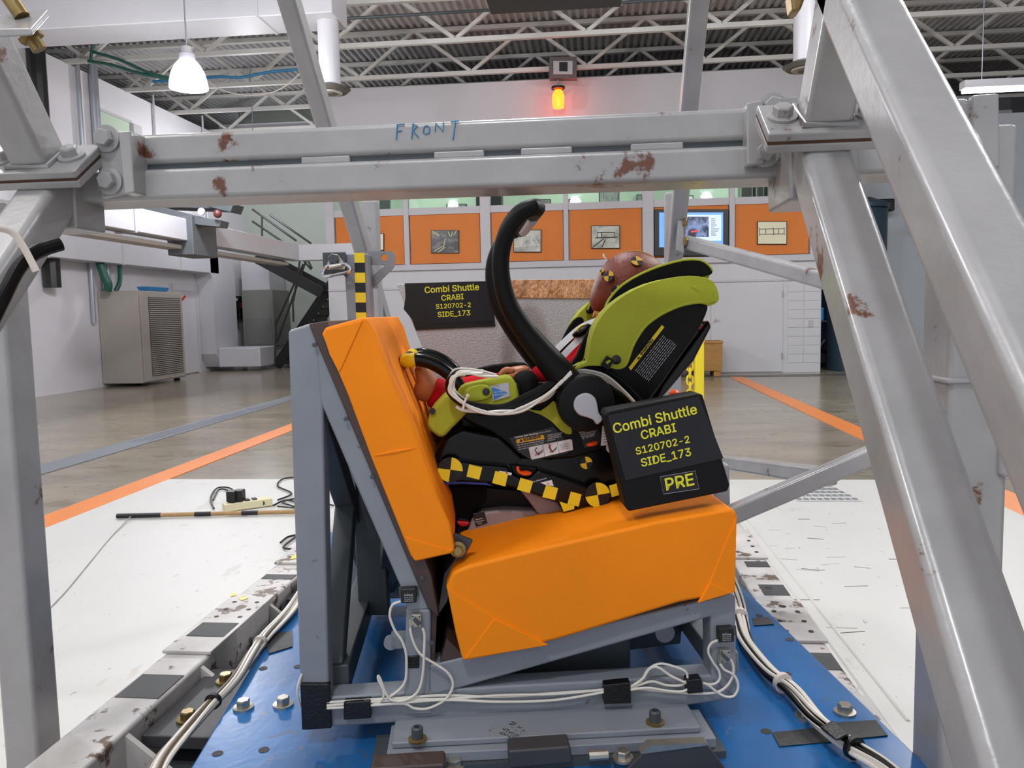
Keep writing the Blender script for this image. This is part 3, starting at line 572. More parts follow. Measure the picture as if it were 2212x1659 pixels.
# things lying on the white floor
sk = thing('wooden_stick', 'tan wooden stick with black tape bands lying on white floor', 'stick', Zp(460, 1112, .02))
A, Bq = Zp(284, 1114, .03), Zp(690, 1104, .03); 
MB().cyl(A, Bq, .016, 10).build('shaft', bamboo_m, sk)
for t, l in ((.04, .08), (.38, .03), (.63, .03)): c = A.lerp(Bq, t); d = (Bq - A).normalized(); MB().cyl(c - d * l * 2, c + d * l * 2, .018, 10).build('tape_band', tape_m, sk)
cd_ = MB().tube(cr([A, Zp(240, 1160, .01), Zp(190, 1220, .01), Zp(140, 1280, .01), Zp(84, 1336, .01), Zp(40, 1370, .01)], 6), .004, 6).build('pull_string', M('grey cord', (150, 150, 146), .6)); tag(cd_, 'thin grey cord trailing from the wooden stick', 'cord')
ps = thing('power_strip', 'white power strip lying on white floor beside black cords', 'power strip', Zp(530, 1092, .0))
A, Bq = Zp(482, 1096, .04), Zp(586, 1082, .04); MB().beam(A, Bq, .09, .06).build('body', gold_m, ps, .008); d = (Bq - A).normalized()
for t in (.15, .3, .45, .6): MB().beam(A.lerp(Bq, t) + V3(0, 0, .036), A.lerp(Bq, t + .09) + V3(0, 0, .036), .06, .006).build('socket', ink_m, ps)
for t in (.2, .34): c = A.lerp(Bq, t); MB().box(c.x - .035, c.x + .035, c.y - .04, c.y + .04, .075, .16).build('plug', blackp_m, ps, .01)
MB().lathe(A.lerp(Bq, .86) + V3(0, -.045, 0), (0, -1, 0), [(.02, 0), (.02, .005)], 12).build('switch', ink_m, ps)
for k, pts in enumerate((((520, 1084), (500, 1056), (470, 1054), (455, 1075), (462, 1098)), ((506, 1086), (492, 1060), (472, 1058), (460, 1080)), ((600, 1080), (630, 1066), (600, 1050), (610, 1035), (640, 1030)), ((590, 1092), (620, 1080), (660, 1090), (700, 1080), (640, 1070)), ((600, 1094), (640, 1096), (610, 1084), (660, 1076), (720, 1092)), ((606, 1172), (622, 1160), (640, 1158), (612, 1182), (640, 1186)))):
    tag(MB().tube(cr([Zp(x, y, .02) for x, y in pts], 6), .007, 6).build('black_cable', blackp_m), ('tall looped black cord plugged into the power strip', 'inner looped black cord plugged into the power strip', 'curly black cord behind the power strip', 'low black cord tangle beside the bench post', 'black cord running behind the bench post', 'short bent black cord on white floor beside the sled rail')[k], 'cord', 'black cords by the power strip')

q0, q1 = Yp(385, 226, 22.6), Yp(385, 268, 22.6)
bd_ = thing('bay_duct', 'long white duct crossing the stair bay under the roof', 'duct', (-8.5, 23.2, q1.z))
MB().box(XL + .1, -6.3, 22.9, 23.6, q1.z, min(q0.z, 6.8)).build('trunk', duct_m, bd_, .02)
for x in (-10.2, -8.5, -6.8): MB().cyl((x, 23.2, 6.75), (x, 23.2, ZC), .012, 6).build('hanger', conduit_m, bd_)
tag(MB().tube(cr([Yp(x, y, 16.0) for x, y in ((330, 176), (400, 172), (470, 166), (520, 167), (580, 156), (640, 150), (700, 142))], 5), .03, 8).build('blue_hose', M('blue hose', (40, 110, 150), .5)), 'blue air hose slung along a joist behind the lit lamp', 'hose')
for k, (pts, lab) in enumerate(((((196, 132), (200, 100), (206, 70), (196, 20)), 'green cable rising from the paired conduits to the roof'), (((190, 132), (240, 140), (300, 158), (370, 172)), 'green cable sagging from the conduits towards the lit lamp'), (((200, 112), (260, 130), (330, 160), (400, 174)), 'upper green cable sagging beside the side wall top'))):
    tag(MB().tube(cr([Yp(x, y, 15.6) for x, y in pts], 5), .03, 6).build('green_cable', hose_m), lab, 'cable', 'green cables under the roof')
tag(MB().tube(cr([Yp(x, y, 15.0) for x, y in ((446, 172), (470, 190), (510, 203), (560, 205), (610, 190), (655, 152))], 5), .012, 6).build('hanging_wire', cab_m), 'thin pale wire sagging between lit lamp and diffuser', 'wire')
# ================================================================== THE SLED AND ITS CAGE
RZ = .715; BZ = .735
def Dp(x, y, k): return CAM + ray(x, y) * k
def bolt(c, axis, r, parent, mat=silver_m, h=None, washer=True, name='bolt'):
    c = Vector(c); h = h or r * 1.1
    b = MB().lathe(c + Vector(axis).normalized() * (.003 if washer else 0), axis, [(r, 0), (r, h * .85), (r * .86, h)], 6).build(name, mat, parent)
    if washer: MB().lathe(c, axis, [(r * 1.5, 0), (r * 1.5, .004), (r, .005)], 20).build('washer', mat, b)
    return b
sled = thing('impact_sled', 'pale steel impact sled carriage with a blue deck plate under the bench', 'sled', (-.2, 2, 0))
MB().box(-.82, .42, .5, 3.6, .3, RZ - .09).build('carriage', dark_m, sled, .01)
MB().box(-.6, .2, .4, 3.7, 0, .3).build('track', dark_m, sled)
for x0, x1, k in ((-.95, -.845, 0), (.405, .505, 1)):
    r = MB().box(x0, x1, .3, 3.9, RZ - .16, RZ).build('side_rail', rail_m, sled, .008)
    for y0, y1, z in ((1.62, 1.98, .008), (2.25, 2.5, .008), (.75, 1.1, .008), (2.9, 3.2, .008)) if k == 0 else ((2.35, 2.65, .007), (1.75, 2.0, .007), (3.1, 3.4, .007), (1.3, 1.5, .007)):
        p = MB().box(x0 - .004, x1 + .004, y0, y1, RZ, RZ + z).build('wear_plate', rail_m, r, .002)
    for y0, y1 in ((1.42, 1.52), (1.7, 1.78), (2.56, 2.6), (2.12, 2.16)) if k == 0 else ((1.62, 1.7), (2.05, 2.13), (2.28, 2.33), (1.2, 1.27)):
        z = RZ + (.008 if any(a < y0 < b for a, b in ((1.62, 1.98),)) and k == 0 else 0)
        MB().box(x0 + (.01 if k == 0 else .03), x1 - .005, y0, y1, z, z + .0012).build('tape', gtape_m, r)
    for y in (1.82, 1.87, 1.92, 2.3, 2.36, 2.42) if k == 0 else (2.4, 2.46, 2.52, 1.8, 1.86, 1.92):
        for x in (x0 + .025, x1 - .02): MB().lathe((x, y, RZ + .008), EZ, [(.006, 0), (.006, .0006)], 10).build('hole', ink_m, r)
for y in (1.3, 1.58, 1.95, 2.4):        # webs between the left rail and the cross plates
    MB().prism([V3(-.845, y, RZ - .01), V3(-.845, y, RZ - .15), V3(-.72, y, RZ - .15), V3(-.72, y, RZ - .11)], [V3(-.845, y + .012, RZ - .01), V3(-.845, y + .012, RZ - .15), V3(-.72, y + .012, RZ - .15), V3(-.72, y + .012, RZ - .11)]).build('web_plate', rail_m, sled)
    MB().box(.3, .405, y, y + .012, RZ - .15, RZ - .03).build('web_plate', rail_m, sled)
for y0, y1 in ((1.34, 1.62), (2.05, 2.25)):
    cp = MB().box(-.84, -.55, y0, y1, RZ - .055, RZ - .03).build('cross_plate', plate_m, sled, .003)
    for y in (y0 + .06, y1 - .06): bolt((-.78, y, RZ - .03), EZ, .014, cp, brass_m)
MB().box(-.845, -.6, .6, 1.28, RZ - .1, RZ - .08).build('cross_plate', brown_m, sled, .003)
bp = MB().bbox(-.452, .708, 1.0, 2.95, BZ - .018, BZ).build('deck_plate', bluep_m, sled, .004, label='blue painted deck plate with scratches')
for px, py in ((526, 1522), (612, 1516), (1740, 1540), (1825, 1532)): bolt(Zp(px, py + 8, BZ), EZ, .0125, bp, silver_m, .014)
for px, py in ((470, 1628), (570, 1620), (568, 1444), (644, 1440), (1660, 1270), (1700, 1456), (1655, 1580), (1690, 1310), (760, 1120), (1640, 1330), (1705, 1382)):
    MB().lathe(Zp(px, py, BZ), EZ, [(.009, 0), (.009, .0006)], 14).build('hole', ink_m, bp)
MB().prism([Zp(x, y, BZ + .0005) for x, y in ((1668, 1582), (1780, 1570), (1796, 1602), (1684, 1612))], [Zp(x, y, BZ + .002) for x, y in ((1668, 1582), (1780, 1570), (1796, 1602), (1684, 1612))]).build('tape', gtape_m, bp)
for q in (((1774, 1562), (1892, 1555), (1918, 1588), (1800, 1600)), ((570, 1372), (632, 1362), (632, 1396), (580, 1412)), ((1625, 1335), (1660, 1332), (1672, 1348), (1628, 1351)), ((664, 1240), (676, 1212), (740, 1200), (720, 1260))):
    MB().prism([Zp(x, y, BZ + .0006) for x, y in q], [Zp(x, y, BZ + .0024) for x, y in q]).build('tape', gtape_m, bp)
# clamps and blocks in front of the bench, on the plate's near edge
fp = MB().px([(1352, 1664), (1392, 1624), (1405, 1612), (1524, 1606), (1532, 1614), (1570, 1664)], 1.16, 1.172).build('clamp_plate', plate_m, sled, .002, label='dark chamfered clamp plate')
MB().px([(1385, 1629), (1402, 1611), (1526, 1605), (1531, 1610)], 1.158, 1.176).build('ground_edge', silver_m, fp)
MB().px([(1098, 1622), (1232, 1612), (1238, 1650), (1100, 1662)], 1.17, 1.21).build('stop_block', plate_m, sled, .004)
MB().px([(800, 1660), (960, 1650), (965, 1690), (800, 1690)], 1.15, 1.19).build('stop_block', brown_m, sled, .004)
c = Vp(1346, 1640, 1.18); bolt(c, EZ, .011, sled); c = Vp(982, 1658, 1.2); bolt(c, EZ, .011, sled)
c = Vp(1272, 1632, 1.18); MB().cyl(c, c + EU * .03, .008, 10).build('pin', silver_m, sled)
MB().bbox(-.16, .405, 1.195, 1.3, BZ - .0, BZ + .012).build('packing_plate', dark_m, sled)

# ---------------------------------------------------------------- cage
cage = thing('steel_cage', 'rust-spotted pale grey steel tube cage framing the bench', 'frame', (-.2, 1.6, .7))
def cb_(A, Bq, w, h, name='tube', up=EZ, bev=.009, mat=None): return MB().beam(A, Bq, w, h, up).build(name, mat or cage_m, cage, bev, 3)
BY = 1.25
ub = cb_((-.76, BY + .03, 1.727), (.245, BY + .03, 1.727), .05, .048, 'upper_beam')
lb = cb_((-.86, BY + .05, 1.670), (.56, BY + .05, 1.670), .10, .05, 'lower_beam')
cb_((.38, BY + .03, 1.726), (.555, BY + .03, 1.727), .05, .048, 'upper_beam')
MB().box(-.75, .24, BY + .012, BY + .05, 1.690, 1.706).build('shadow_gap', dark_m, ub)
for px in (700, 990, 1180, 1420): c = Yp(px, 340 - (px - 900) * .04, BY); MB().box(c.x - .04, c.x + .04, BY + .006, BY + .04, 1.693, 1.705).build('weld', cage_m, ub, .003)
# FRONT written in chalk on the upper beam
for w in ([[(858, 268), (856, 302)], [(858, 270), (874, 268)], [(857, 284), (868, 282)]], [[(892, 266), (889, 300)], [(892, 268), (902, 272), (891, 283)], [(892, 283), (904, 297)]], [[(922, 271), (916, 274), (914, 286), (920, 290), (927, 287), (928, 276), (922, 271)]], [[(940, 284), (941, 266), (957, 284), (958, 264)]], [[(974, 263), (992, 261)], [(984, 262), (978, 302)]]):
    mb = MB()
    for s in w: mb.tube([Yp(x, y, BY + .004) for x, y in s], .0011, 5)
    mb.build('chalk_letter', blueink_m, ub)
# corner joints
for side, (X, Y, bx0, bx1) in enumerate(((-.862, 1.21, 0, 0), (.316, 1.15, 0, 0))):
    nrm = V3(0, -.59, .807); tt = V3(0, .807, .59); P0 = V3(X, Y, 1.695)
    def slab(h0, h1, hx=.082, ht=.048): return MB().prism([P0 + V3(a * hx, 0, 0) + tt * b * ht + nrm * h0 for a, b in ((-1, -1), (1, -1), (1, 1), (-1, 1))], [P0 + V3(a * hx, 0, 0) + tt * b * ht + nrm * h1 for a, b in ((-1, -1), (1, -1), (1, 1), (-1, 1))])
    top = slab(.002, .015).build('joint_plate', cage_m, cage, .003); bot = slab(-.014, -.001).build('joint_plate', cage_m, cage, .003)
    slab(-.0012, .0022, .081, .047).build('rust_seam', MATS.get('brown rust') or M('brown rust', (86, 54, 36), .8, 0, .3, 60), cage)
    for dx in (-.056, .056): bolt(P0 + V3(dx, 0, 0) + nrm * .015, nrm, .0135, top, cage_m, .015)
    cb_(P0 - nrm * .0, P0 + nrm * .6, .062, .062, 'upper_leg', up=tt)
    w = MB().tube([P0 + nrm * .017 + V3(a * .033, 0, 0) + tt * b * .033 for a, b in ((-1, -1), (1, -1), (1, 1), (-1, 1))], .005, 8, closed=True); w.build('weld', cage_m, cage)
    cb_((X, Y + .05, 1.69), (X, Y - .9, .72), .066, .066, 'brace', up=(0, -1, 1), bev=.012)
    MB().box(X - .038, X + .037, Y + .02, BY + .06, 1.60, 1.69).build('corner_block', cage_m, cage, .005)
fl = MB().py([(205, 287), (262, 284), (276, 418), (218, 428)], 1.237, 1.25).build('flange', cage_m, cage, .002)
MB().py([(254, 283), (281, 281), (290, 416), (268, 420)], 1.215, 1.262).build('flange_edge', cage_m, cage, .003)
for p in ((232, 300), (238, 392)): bolt(Yp(*p, 1.237), (0, -1, 0), .0145, fl, cage_m, .014)
fr = MB().py([(1650, 214), (1722, 208), (1732, 352), (1640, 352)], 1.236, 1.25).build('flange', cage_m, cage, .002)
MB().py([(1612, 222), (1650, 214), (1652, 352), (1614, 358)], 1.225, 1.262).build('flange_edge', cage_m, cage, .003)
for p in ((1652, 330), (1668, 234)): bolt(Yp(*p, 1.236), (0, -1, 0), .0145, fr, cage_m, .014)
MB().py([(1808, 300), (1850, 296), (1856, 368), (1820, 372)], 1.24, 1.25).build('flange', cage_m, cage, .002)
# long brace parallel to the right leg, nearer the camera
X = .318; cb_((X, 1.14, 1.93), (X, .25, 1.04), .066, .066, 'outer_brace', up=(0, -1, 1), bev=.014)
MB().py([(1706, -20), (1745, -20), (1730, 22), (1712, 24)], 1.1, 1.13).build('threaded_rod', brass_m, cage, .004)
# corner posts
cb_((-1.012, 1.285, .62), (-1.012, 1.285, 1.66), .066, .066, 'post', up=(0, 1, 0))
rp = cb_((.553, 1.25, .60), (.553, 1.25, 1.70), .085, .10, 'post', up=(0, 1, 0))
MB().box(.505, .602, 1.194, 1.306, 1.337, 1.345).build('weld', cage_m, rp, .003)
MB().py([(2100, 205), (2160, 200), (2162, 362), (2104, 368)], 1.19, 1.206).build('end_plate', cage_m, cage, .004)
cb_((.58, 1.22, 1.235), (.95, 1.22, 1.235), .06, .07, 'side_stub'); cb_((.58, 1.2, 1.30), (.9, .98, 1.42), .045, .045, 'side_stub')
# rear corner braces
for X, Y in ((-.855, 2.98), (.315, 3.05)):
    cb_((X, Y - 1.5, 1.69 + 1.5), (X, Y + .7, 1.69 - .7), .055, .06, 'rear_brace', up=(0, 1, 1))
    cb_((X, Y + .12, .62), (X, Y + .12, 1.9), .06, .06, 'rear_post', up=(0, 1, 0))
cb_((.34, 3.0, 1.70), (.67, 2.05, 1.488), .042, .046, 'side_brace')
bk = MB().py([(1464, 470), (1476, 468), (1478, 548), (1462, 540)], 2.93, 2.98).build('bracket', cage_m, cage, .002)
for p in ((1474, 480), (1476, 522)): bolt(Yp(*p, 2.93), (1, 0, 0), .014, bk, brass_m, .014, False)
cb_(Yp(1575, 1114, 2.0), Yp(1960, 950, 2.0), .045, .045, 'outrigger'); cb_(Yp(1540, 994, 3.0), Yp(1790, 1030, 2.02), .05, .045, 'outrigger')
cb_(Yp(1556, 1000, 2.05), Yp(1562, 1240, 2.05), .04, .04, 'outrigger_post', up=(0, 1, 0))
# upper clamp with threaded rod, hose and tie at the near corner
cl = MB().prism([Dp(-40, 62, .95), Dp(66, 60, .93), Dp(104, 18, 1.02), Dp(20, 26, 1.03)], [Dp(-40, 84, .95), Dp(72, 78, .93), Dp(108, 36, 1.02), Dp(20, 50, 1.03)]).build('clamp_plate', cage_m, cage, .003)
MB().tube([Dp(10, -20, .98), Dp(48, 36, .985)], .0095, 12).build('threaded_rod', brass_m, cl); MB().tube([Dp(66, 78, .98), Dp(86, 108, .985)], .009, 12).build('threaded_rod', brass_m, cl); MB().lathe(Dp(64, 76, .98), Dp(86, 108, .985) - Dp(64, 76, .98), [(.015, 0), (.015, .006)], 6).build('nut', brass_m, cl)
hz = thing('black_cable', 'thick black cable tied along the cage brace', 'cable', Dp(20, 640, 1.0))
MB().tube(cr([Dp(-30, 720, .98), Dp(4, 650, 1.0), Dp(40, 580, 1.02), Dp(80, 545, 1.04), Dp(132, 527, 1.06)], 6), .009, 10).build('sheath', black_m, hz); MB().tube(cr([Dp(-30, 700, .985), Dp(10, 630, 1.0), Dp(46, 566, 1.02), Dp(84, 536, 1.04), Dp(126, 530, 1.06)], 6), .006, 10).build('sheath', black_m, hz)
tag(MB().tube(cr([Dp(-6, 492, .96), Dp(26, 502, .97), Dp(52, 536, .98), Dp(78, 586, .99)], 5), .0032, 8, sx=1.6).build('zip_tie', tie_m), 'clear zip tie wrapped round the near cage brace', 'zip tie')
for (X, Y, Z), lab in (((-.83, 2.62, 2.03), 0), ((.287, 2.7, 2.05), 1)): pass
tg = V3(-.8265, 2.74, 1.93); tn = V3(1, 0, 0)
ts = MB().lathe(tg, tn, [(.026, 0), (.026, .001)], 20).build('target_sticker', ink_m, cage)
for q in (.785, .785 + math.pi):
    pts = [tg + tn * .0012] + [tg + tn * .0012 + V3(0, math.cos(q + 1.571 * i / 8), math.sin(q + 1.571 * i / 8)) * .0255 for i in range(9)]; MB().prism(pts, [p + tn * .0008 for p in pts]).build('yellow_quarter', yellow_m, ts)

lp_ = [(498, 1302), (540, 1300), (534, 1316), (490, 1318)]
MB().prism([Zp(x, y, RZ + .0002) for x, y in lp_], [Zp(x, y, RZ + .001) for x, y in lp_]).build('white_patch', white_m, sled)
text_mb('B', Zp(506, 1315, RZ + .001), Zp(526, 1315, RZ + .001), EZ, .01, .6, .0004).build('lettering', ink_m, sled)
for q in (((516, 1292), (528, 1286), (536, 1292), (522, 1297)), ((495, 1284), (508, 1280), (510, 1286), (498, 1288)), ((630, 1200), (640, 1198), (640, 1206), (628, 1208))): MB().prism([Zp(x, y, RZ + .0085) for x, y in q], [Zp(x, y, RZ + .0095) for x, y in q]).build('yellow_tape', yellow_m, sled)
# ================================================================== THE TEST BENCH
BW = Matrix.Translation(B(.1, 1.6, BZ)); bench = thing('test_bench', 'grey steel test bench with orange padded seat and back cushions', 'bench', B(.1, 1.6, BZ), BEN)
NV = 1.30; FV = 1.90; T = .05
def frame(pts, name, v0=NV, v1=NV + T, mat=bench_m, bev=.005): return MB().px(pts, v0, v1, ref=NV).build(name, mat, bench, bev)
for v0, v1 in ((NV, NV + T), (FV, FV + T)):
    near = v0 == NV
    frame([(622, 714), (672, 699), (688, 740), (698, 870), (712, 1560), (651, 1572)], 'rear_post', v0, v1)
    frame([(630, 712), (674, 697), (924, 1305), (930, 1318), (880, 1322), (866, 1272), (700, 890), (640, 770)], 'back_tube', v0 + .001, v1)
    frame([(877, 1318), (931, 1316), (929, 1500), (936, 1545), (872, 1548)], 'mid_post', v0, v1)
    frame([(926, 1438), (1585, 1282), (1592, 1322), (1526, 1337), (946, 1502), (928, 1502)], 'seat_tube', v0 + .001, v1)
    frame([(1534, 1300), (1590, 1284), (1592, 1512), (1536, 1470)], 'front_post', v0, v1)
    frame([(690, 1508), (1100, 1482), (1592, 1456), (1592, 1512), (1460, 1530), (1100, 1550), (695, 1574)], 'base_tube', v0 + .002, v1)
for u, z0, z1, n in ((-.26, .80, .85, 'cross_tube'), (-.06, .80, .85, 'cross_tube'), (.43, .80, .84, 'cross_tube'), (.40, 1.0, 1.04, 'cross_tube'), (-.25, 1.36, 1.41, 'cross_tube')):
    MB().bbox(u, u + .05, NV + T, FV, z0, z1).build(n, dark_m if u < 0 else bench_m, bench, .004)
for a, b in (((-.25, NV + .06, 1.30), (-.24, FV, .84)), ((-.24, NV + .06, .84), (-.25, FV, 1.30)), ((-.12, NV + .06, 1.12), (-.2, FV, .80)), ((-.05, NV + .08, .84), (.42, NV + .25, .80))):
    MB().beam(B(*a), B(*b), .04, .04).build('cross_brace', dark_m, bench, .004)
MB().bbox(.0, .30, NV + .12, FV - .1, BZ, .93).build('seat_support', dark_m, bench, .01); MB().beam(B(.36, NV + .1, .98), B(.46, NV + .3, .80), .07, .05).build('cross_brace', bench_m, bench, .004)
c = Vp(1437, 1368, NV + .1); MB().cyl(c, c + EV * .05, .018, 16).build('roller', bench_m, bench)
# base angle bolted to the sled
MB().bbox(-.128, .372, 1.222, NV + .004, .764, .775).build('base_angle', bench_m, bench, .003)
MB().bbox(-.135, .392, 1.205, NV, BZ + .012, .764).build('base_bar', bench_m, bench, .002)
for px, py in ((902, 1598), (1415, 1562)):
    c = Zp(px, py, .775); w = MB().lathe(c, EZ, [(.015, 0), (.015, .003), (.012, .004)], 20).build('washer', brass_m, bench)
    MB().lathe(c + V3(0, 0, .004), EZ, [(.0095, 0), (.0095, .016), (.0075, .018), (.005, .018), (.005, .012)], 16).build('socket_bolt', dark_m, w)
for s, a, b in (('6.5 , M', (1088, 1588), (1118, 1562)), ('2.5 - X', (1099, 1593), (1130, 1571)), ('220 - Y', (1108, 1598), (1138, 1579))):
    P1, P2 = Zp(*a, .775), Zp(*b, .775); text_mb(s, P1, P2, EZ, 0, 1.1, .0004).build('handwriting', ink_m, bench)
c = Vp(845, 1385, NV + .05); MB().lathe(c, -EV, [(.012, 0), (.012, .01)], 20).build('lug', bench_m, bench); MB().px([(845, 1368), (885, 1366), (885, 1400), (845, 1402)], NV + .04, NV + .05).build('lug', bench_m, bench)
MB().px([(925, 1310), (944, 1318), (938, 1440), (930, 1500), (924, 1500)], NV + .01, FV).build('rear_panel', brown_m, bench)
MB().px([(930, 1500), (965, 1380), (1010, 1425), (1300, 1360), (1560, 1290), (1575, 1296), (1300, 1372), (1000, 1445)], NV + .004, FV).build('seat_board', brown_m, bench)
# back board and cushion
MB().px([(668, 699), (708, 693), (932, 1240), (948, 1330), (926, 1312)], NV - .006, FV + T, ref=NV).build('back_board', brown_m, bench, .002)
for p in ((680, 745), (748, 905), (805, 1030), (912, 1248), (933, 1388)): bolt(Vp(*p, NV - .006), -EV, .004, bench, dark_m, .003, False)
bcv = 1.285
bc = MB().px([(695, 722), (702, 708), (782, 686), (792, 686), (812, 718), (838, 800), (890, 920), (940, 1060), (972, 1130), (982, 1188), (976, 1196), (896, 1214), (886, 1200), (800, 985), (750, 850)], bcv, FV, ref=bcv).build('back_cushion', orange_m, bench, .012, 4, label='orange vinyl back cushion with folded corners')
def fold(pts, v, parent, th=.0022): return MB().px(pts, v - th, v + .002, ref=v).build('fabric_fold', orange_m, parent, .0015, 2)
fold([(784, 692), (733, 806), (712, 765), (699, 724), (706, 712)], bcv, bc); fold([(873, 1158), (978, 1189), (972, 1194), (897, 1211), (888, 1196)], bcv, bc)
fold([(806, 985), (850, 972), (900, 968), (850, 980)], bcv, bc)
# seat cushion
scv = 1.28
sc = MB().px([(964, 1268), (978, 1236), (1010, 1222), (1150, 1188), (1420, 1126), (1580, 1098), (1593, 1108), (1588, 1272), (1578, 1282), (1470, 1302), (1200, 1384), (1015, 1424), (998, 1426), (984, 1370)], scv, FV, ref=scv).build('seat_cushion', orange_m, bench, .016, 5, label='orange vinyl seat cushion with folded corners')
fold([(966, 1270), (1072, 1336), (1182, 1392), (1012, 1424), (1000, 1424), (984, 1360)], scv, sc); fold([(1068, 1334), (1184, 1392), (1090, 1408), (1003, 1422)], scv, sc, .004)
fold([(1591, 1112), (1587, 1278), (1578, 1281), (1506, 1302), (1532, 1258)], scv, sc); fold([(1532, 1258), (1580, 1279), (1508, 1301)], scv, sc, .004)
# bolt and plate between the cushions
MB().px([(980, 1152), (1022, 1168), (1000, 1210), (978, 1198)], NV + .02, NV + .03).build('hinge_plate', plate_m, bench, .002); bolt(Vp(989, 1186, NV + .012), -EV, .009, bench, brass_m, .012)
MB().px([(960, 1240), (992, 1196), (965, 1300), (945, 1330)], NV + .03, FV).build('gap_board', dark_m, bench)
# upper anchor post behind the back cushion
AV = 1.66
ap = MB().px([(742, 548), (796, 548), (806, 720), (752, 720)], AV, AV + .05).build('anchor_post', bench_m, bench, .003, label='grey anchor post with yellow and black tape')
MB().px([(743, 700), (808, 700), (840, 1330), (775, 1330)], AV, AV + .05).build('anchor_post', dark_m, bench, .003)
MB().px([(696, 545), (746, 544), (748, 600), (738, 592), (702, 596), (698, 580)], AV - .01, AV).build('anchor_plate', MATS.get('anchor grey') or M('anchor grey', (76, 80, 86), .45, .2), bench, .002)
hole = [(830 + 7.5 * math.cos(a), 556 + 7.5 * math.sin(a)) for a in [-math.pi / 2 + .05 + (2 * math.pi - .1) * i / 20 for i in range(21)]]
MB().px([(788, 543), (829.6, 542.3)] + hole[::-1] + [(830.4, 542.3), (846, 542), (853, 552), (853, 572), (848, 580), (794, 634), (790, 630), (788, 610), (833, 572), (790, 572)], AV + .045, AV + .055).build('anchor_ear', bench_m, bench)
for k in range(7): 
    y = 546 + k * 21.5; MB().px([(765 + k * .6, y), (787 + k * .6, y), (788 + k * .6, y + 21.5), (766 + k * .6, y + 21.5)], AV - .0015, AV).build('tape_square', (yellow_m, tape_m)[k % 2], ap)
bolt(Vp(722, 560, AV - .01), -EV, .0115, bench, dark_m, .014, False)
MB().px([(713, 552), (720, 548), (730, 550), (748, 574), (744, 582), (706, 583), (704, 576)], AV - .014, AV - .01).build('hanger_plate', silver_m, bench, .001)
cv = AV - .02; kb = thing('carabiner', 'polished steel quick link hanging from the anchor post', 'carabiner', Vp(725, 592, cv), BEN)
MB().tube(cr(vps([(703, 578), (715, 573), (740, 570), (752, 574), (757, 582), (750, 588), (725, 593), (705, 597), (697, 590)], cv), 5, True), .0036, 10, closed=True).build('loop', chrome_m, kb)
MB().cyl(Vp(712, 578, cv), Vp(738, 573, cv), .0056, 12).build('screw_gate', silver_m, kb)
# black tape on the bench
for pts, v in (([(648, 1478), (712, 1478), (716, 1574), (652, 1578)], NV - .008), ([(742, 1518), (800, 1514), (802, 1552), (742, 1556)], NV - .014), ([(877, 1418), (906, 1416), (906, 1444), (878, 1445)], NV - .002),
               ([(1305, 1480), (1362, 1474), (1364, 1520), (1305, 1522)], NV - .016), ([(1484, 1470), (1516, 1466), (1520, 1496), (1486, 1500)], NV - .018)):
    MB().px(pts, v, NV + .004).build('black_tape', tape_m, bench, .002)
# ------------------------------------------------- sensors and their wires
def sensor_box(label, a):
    o = thing('sensor_box', label, 'sensor', Vp(a[0] + 17, a[1] + 30, NV - .01), BEN, 'sensors on the bench side'); x, y = a
    MB().px([(x, y), (x + 34, y - 2), (x + 35, y + 29), (x + 1, y + 31)], NV - .016, NV).build('case', blackp_m, o, .002)
    MB().px([(x - 4, y - 4), (x + 38, y - 6), (x + 40, y + 14), (x - 2, y + 16)], NV - .003, NV).build('mount', dark_m, o)
    for k in range(5): text_px(('I', 'SENSOR', 'A120-0173', 'TOP SIDE UP', '2500 0173')[k], (x + (16 if k == 0 else 8), y + 10 + k * 4.2), (x + (17 if k == 0 else 27), y + 9.6 + k * 4.2), NV - .016, white_m, o)
sensor_box('black sensor box on the slanted back tube of the bench', (865, 1273)); sensor_box('black sensor box on the front post under the seat cushion', (1552, 1358))
def accel(label, x, y):
    o = thing('accelerometer', label, 'sensor', Vp(x + 12, y + 28, NV - .01), BEN, 'silver sensors on the bench side')
    MB().px([(x, y), (x + 22, y), (x + 22, y + 27), (x, y + 28)], NV - .014, NV).build('block', silver_m, o, .001)
    MB().px([(x + 3, y + 12), (x + 8, y + 8), (x + 21, y + 20), (x + 16, y + 26)], NV - .02, NV - .014).build('cap', dark_m, o)
    for dx, dy in ((3, 3), (18, 4), (4, 24)): MB().lathe(Vp(x + dx, y + dy, NV - .014), -EV, [(.0016, 0), (.0016, .001)], 8).build('screw', dark_m, o)
    MB().px([(x - 5, y + 10), (x, y + 9), (x, y + 29), (x - 4, y + 30)], NV - .008, NV).build('side_cell', silver_m, o)
accel('silver accelerometer on the middle post of the bench', 888, 1328); accel('silver accelerometer on the front post of the bench', 1556, 1405)
def wire(label, pts, v=NV - .008, r=.0022, mat=None, tail=None):
    P = vps(pts, v); o = MB().tube(cr(P, 7), r, 8).build('signal_wire', mat or wire_m); return tag(o, label, 'wire', 'white wires on the bench')
wire('white wire from the back tube sensor box running down past black tape', [(866, 1299), (848, 1307), (842, 1330), (852, 1360), (868, 1384), (877, 1412), (878, 1450), (874, 1474), (860, 1492), (830, 1512), (800, 1524)])
wire('white wire from the middle accelerometer with a tall tight loop', [(912, 1356), (917, 1372), (916, 1410), (914, 1450), (908, 1482), (895, 1502), (870, 1514), (845, 1512), (832, 1495), (822, 1468), (817, 1460), (818, 1470), (828, 1490), (828, 1506), (822, 1514)], NV - .012)
wire('white wire from the middle accelerometer with the widest loop', [(886, 1358), (890, 1378), (900, 1402), (914, 1418), (940, 1434), (966, 1452), (978, 1474), (974, 1494), (958, 1514), (925, 1530), (895, 1530), (870, 1520), (800, 1524)], NV - .010)
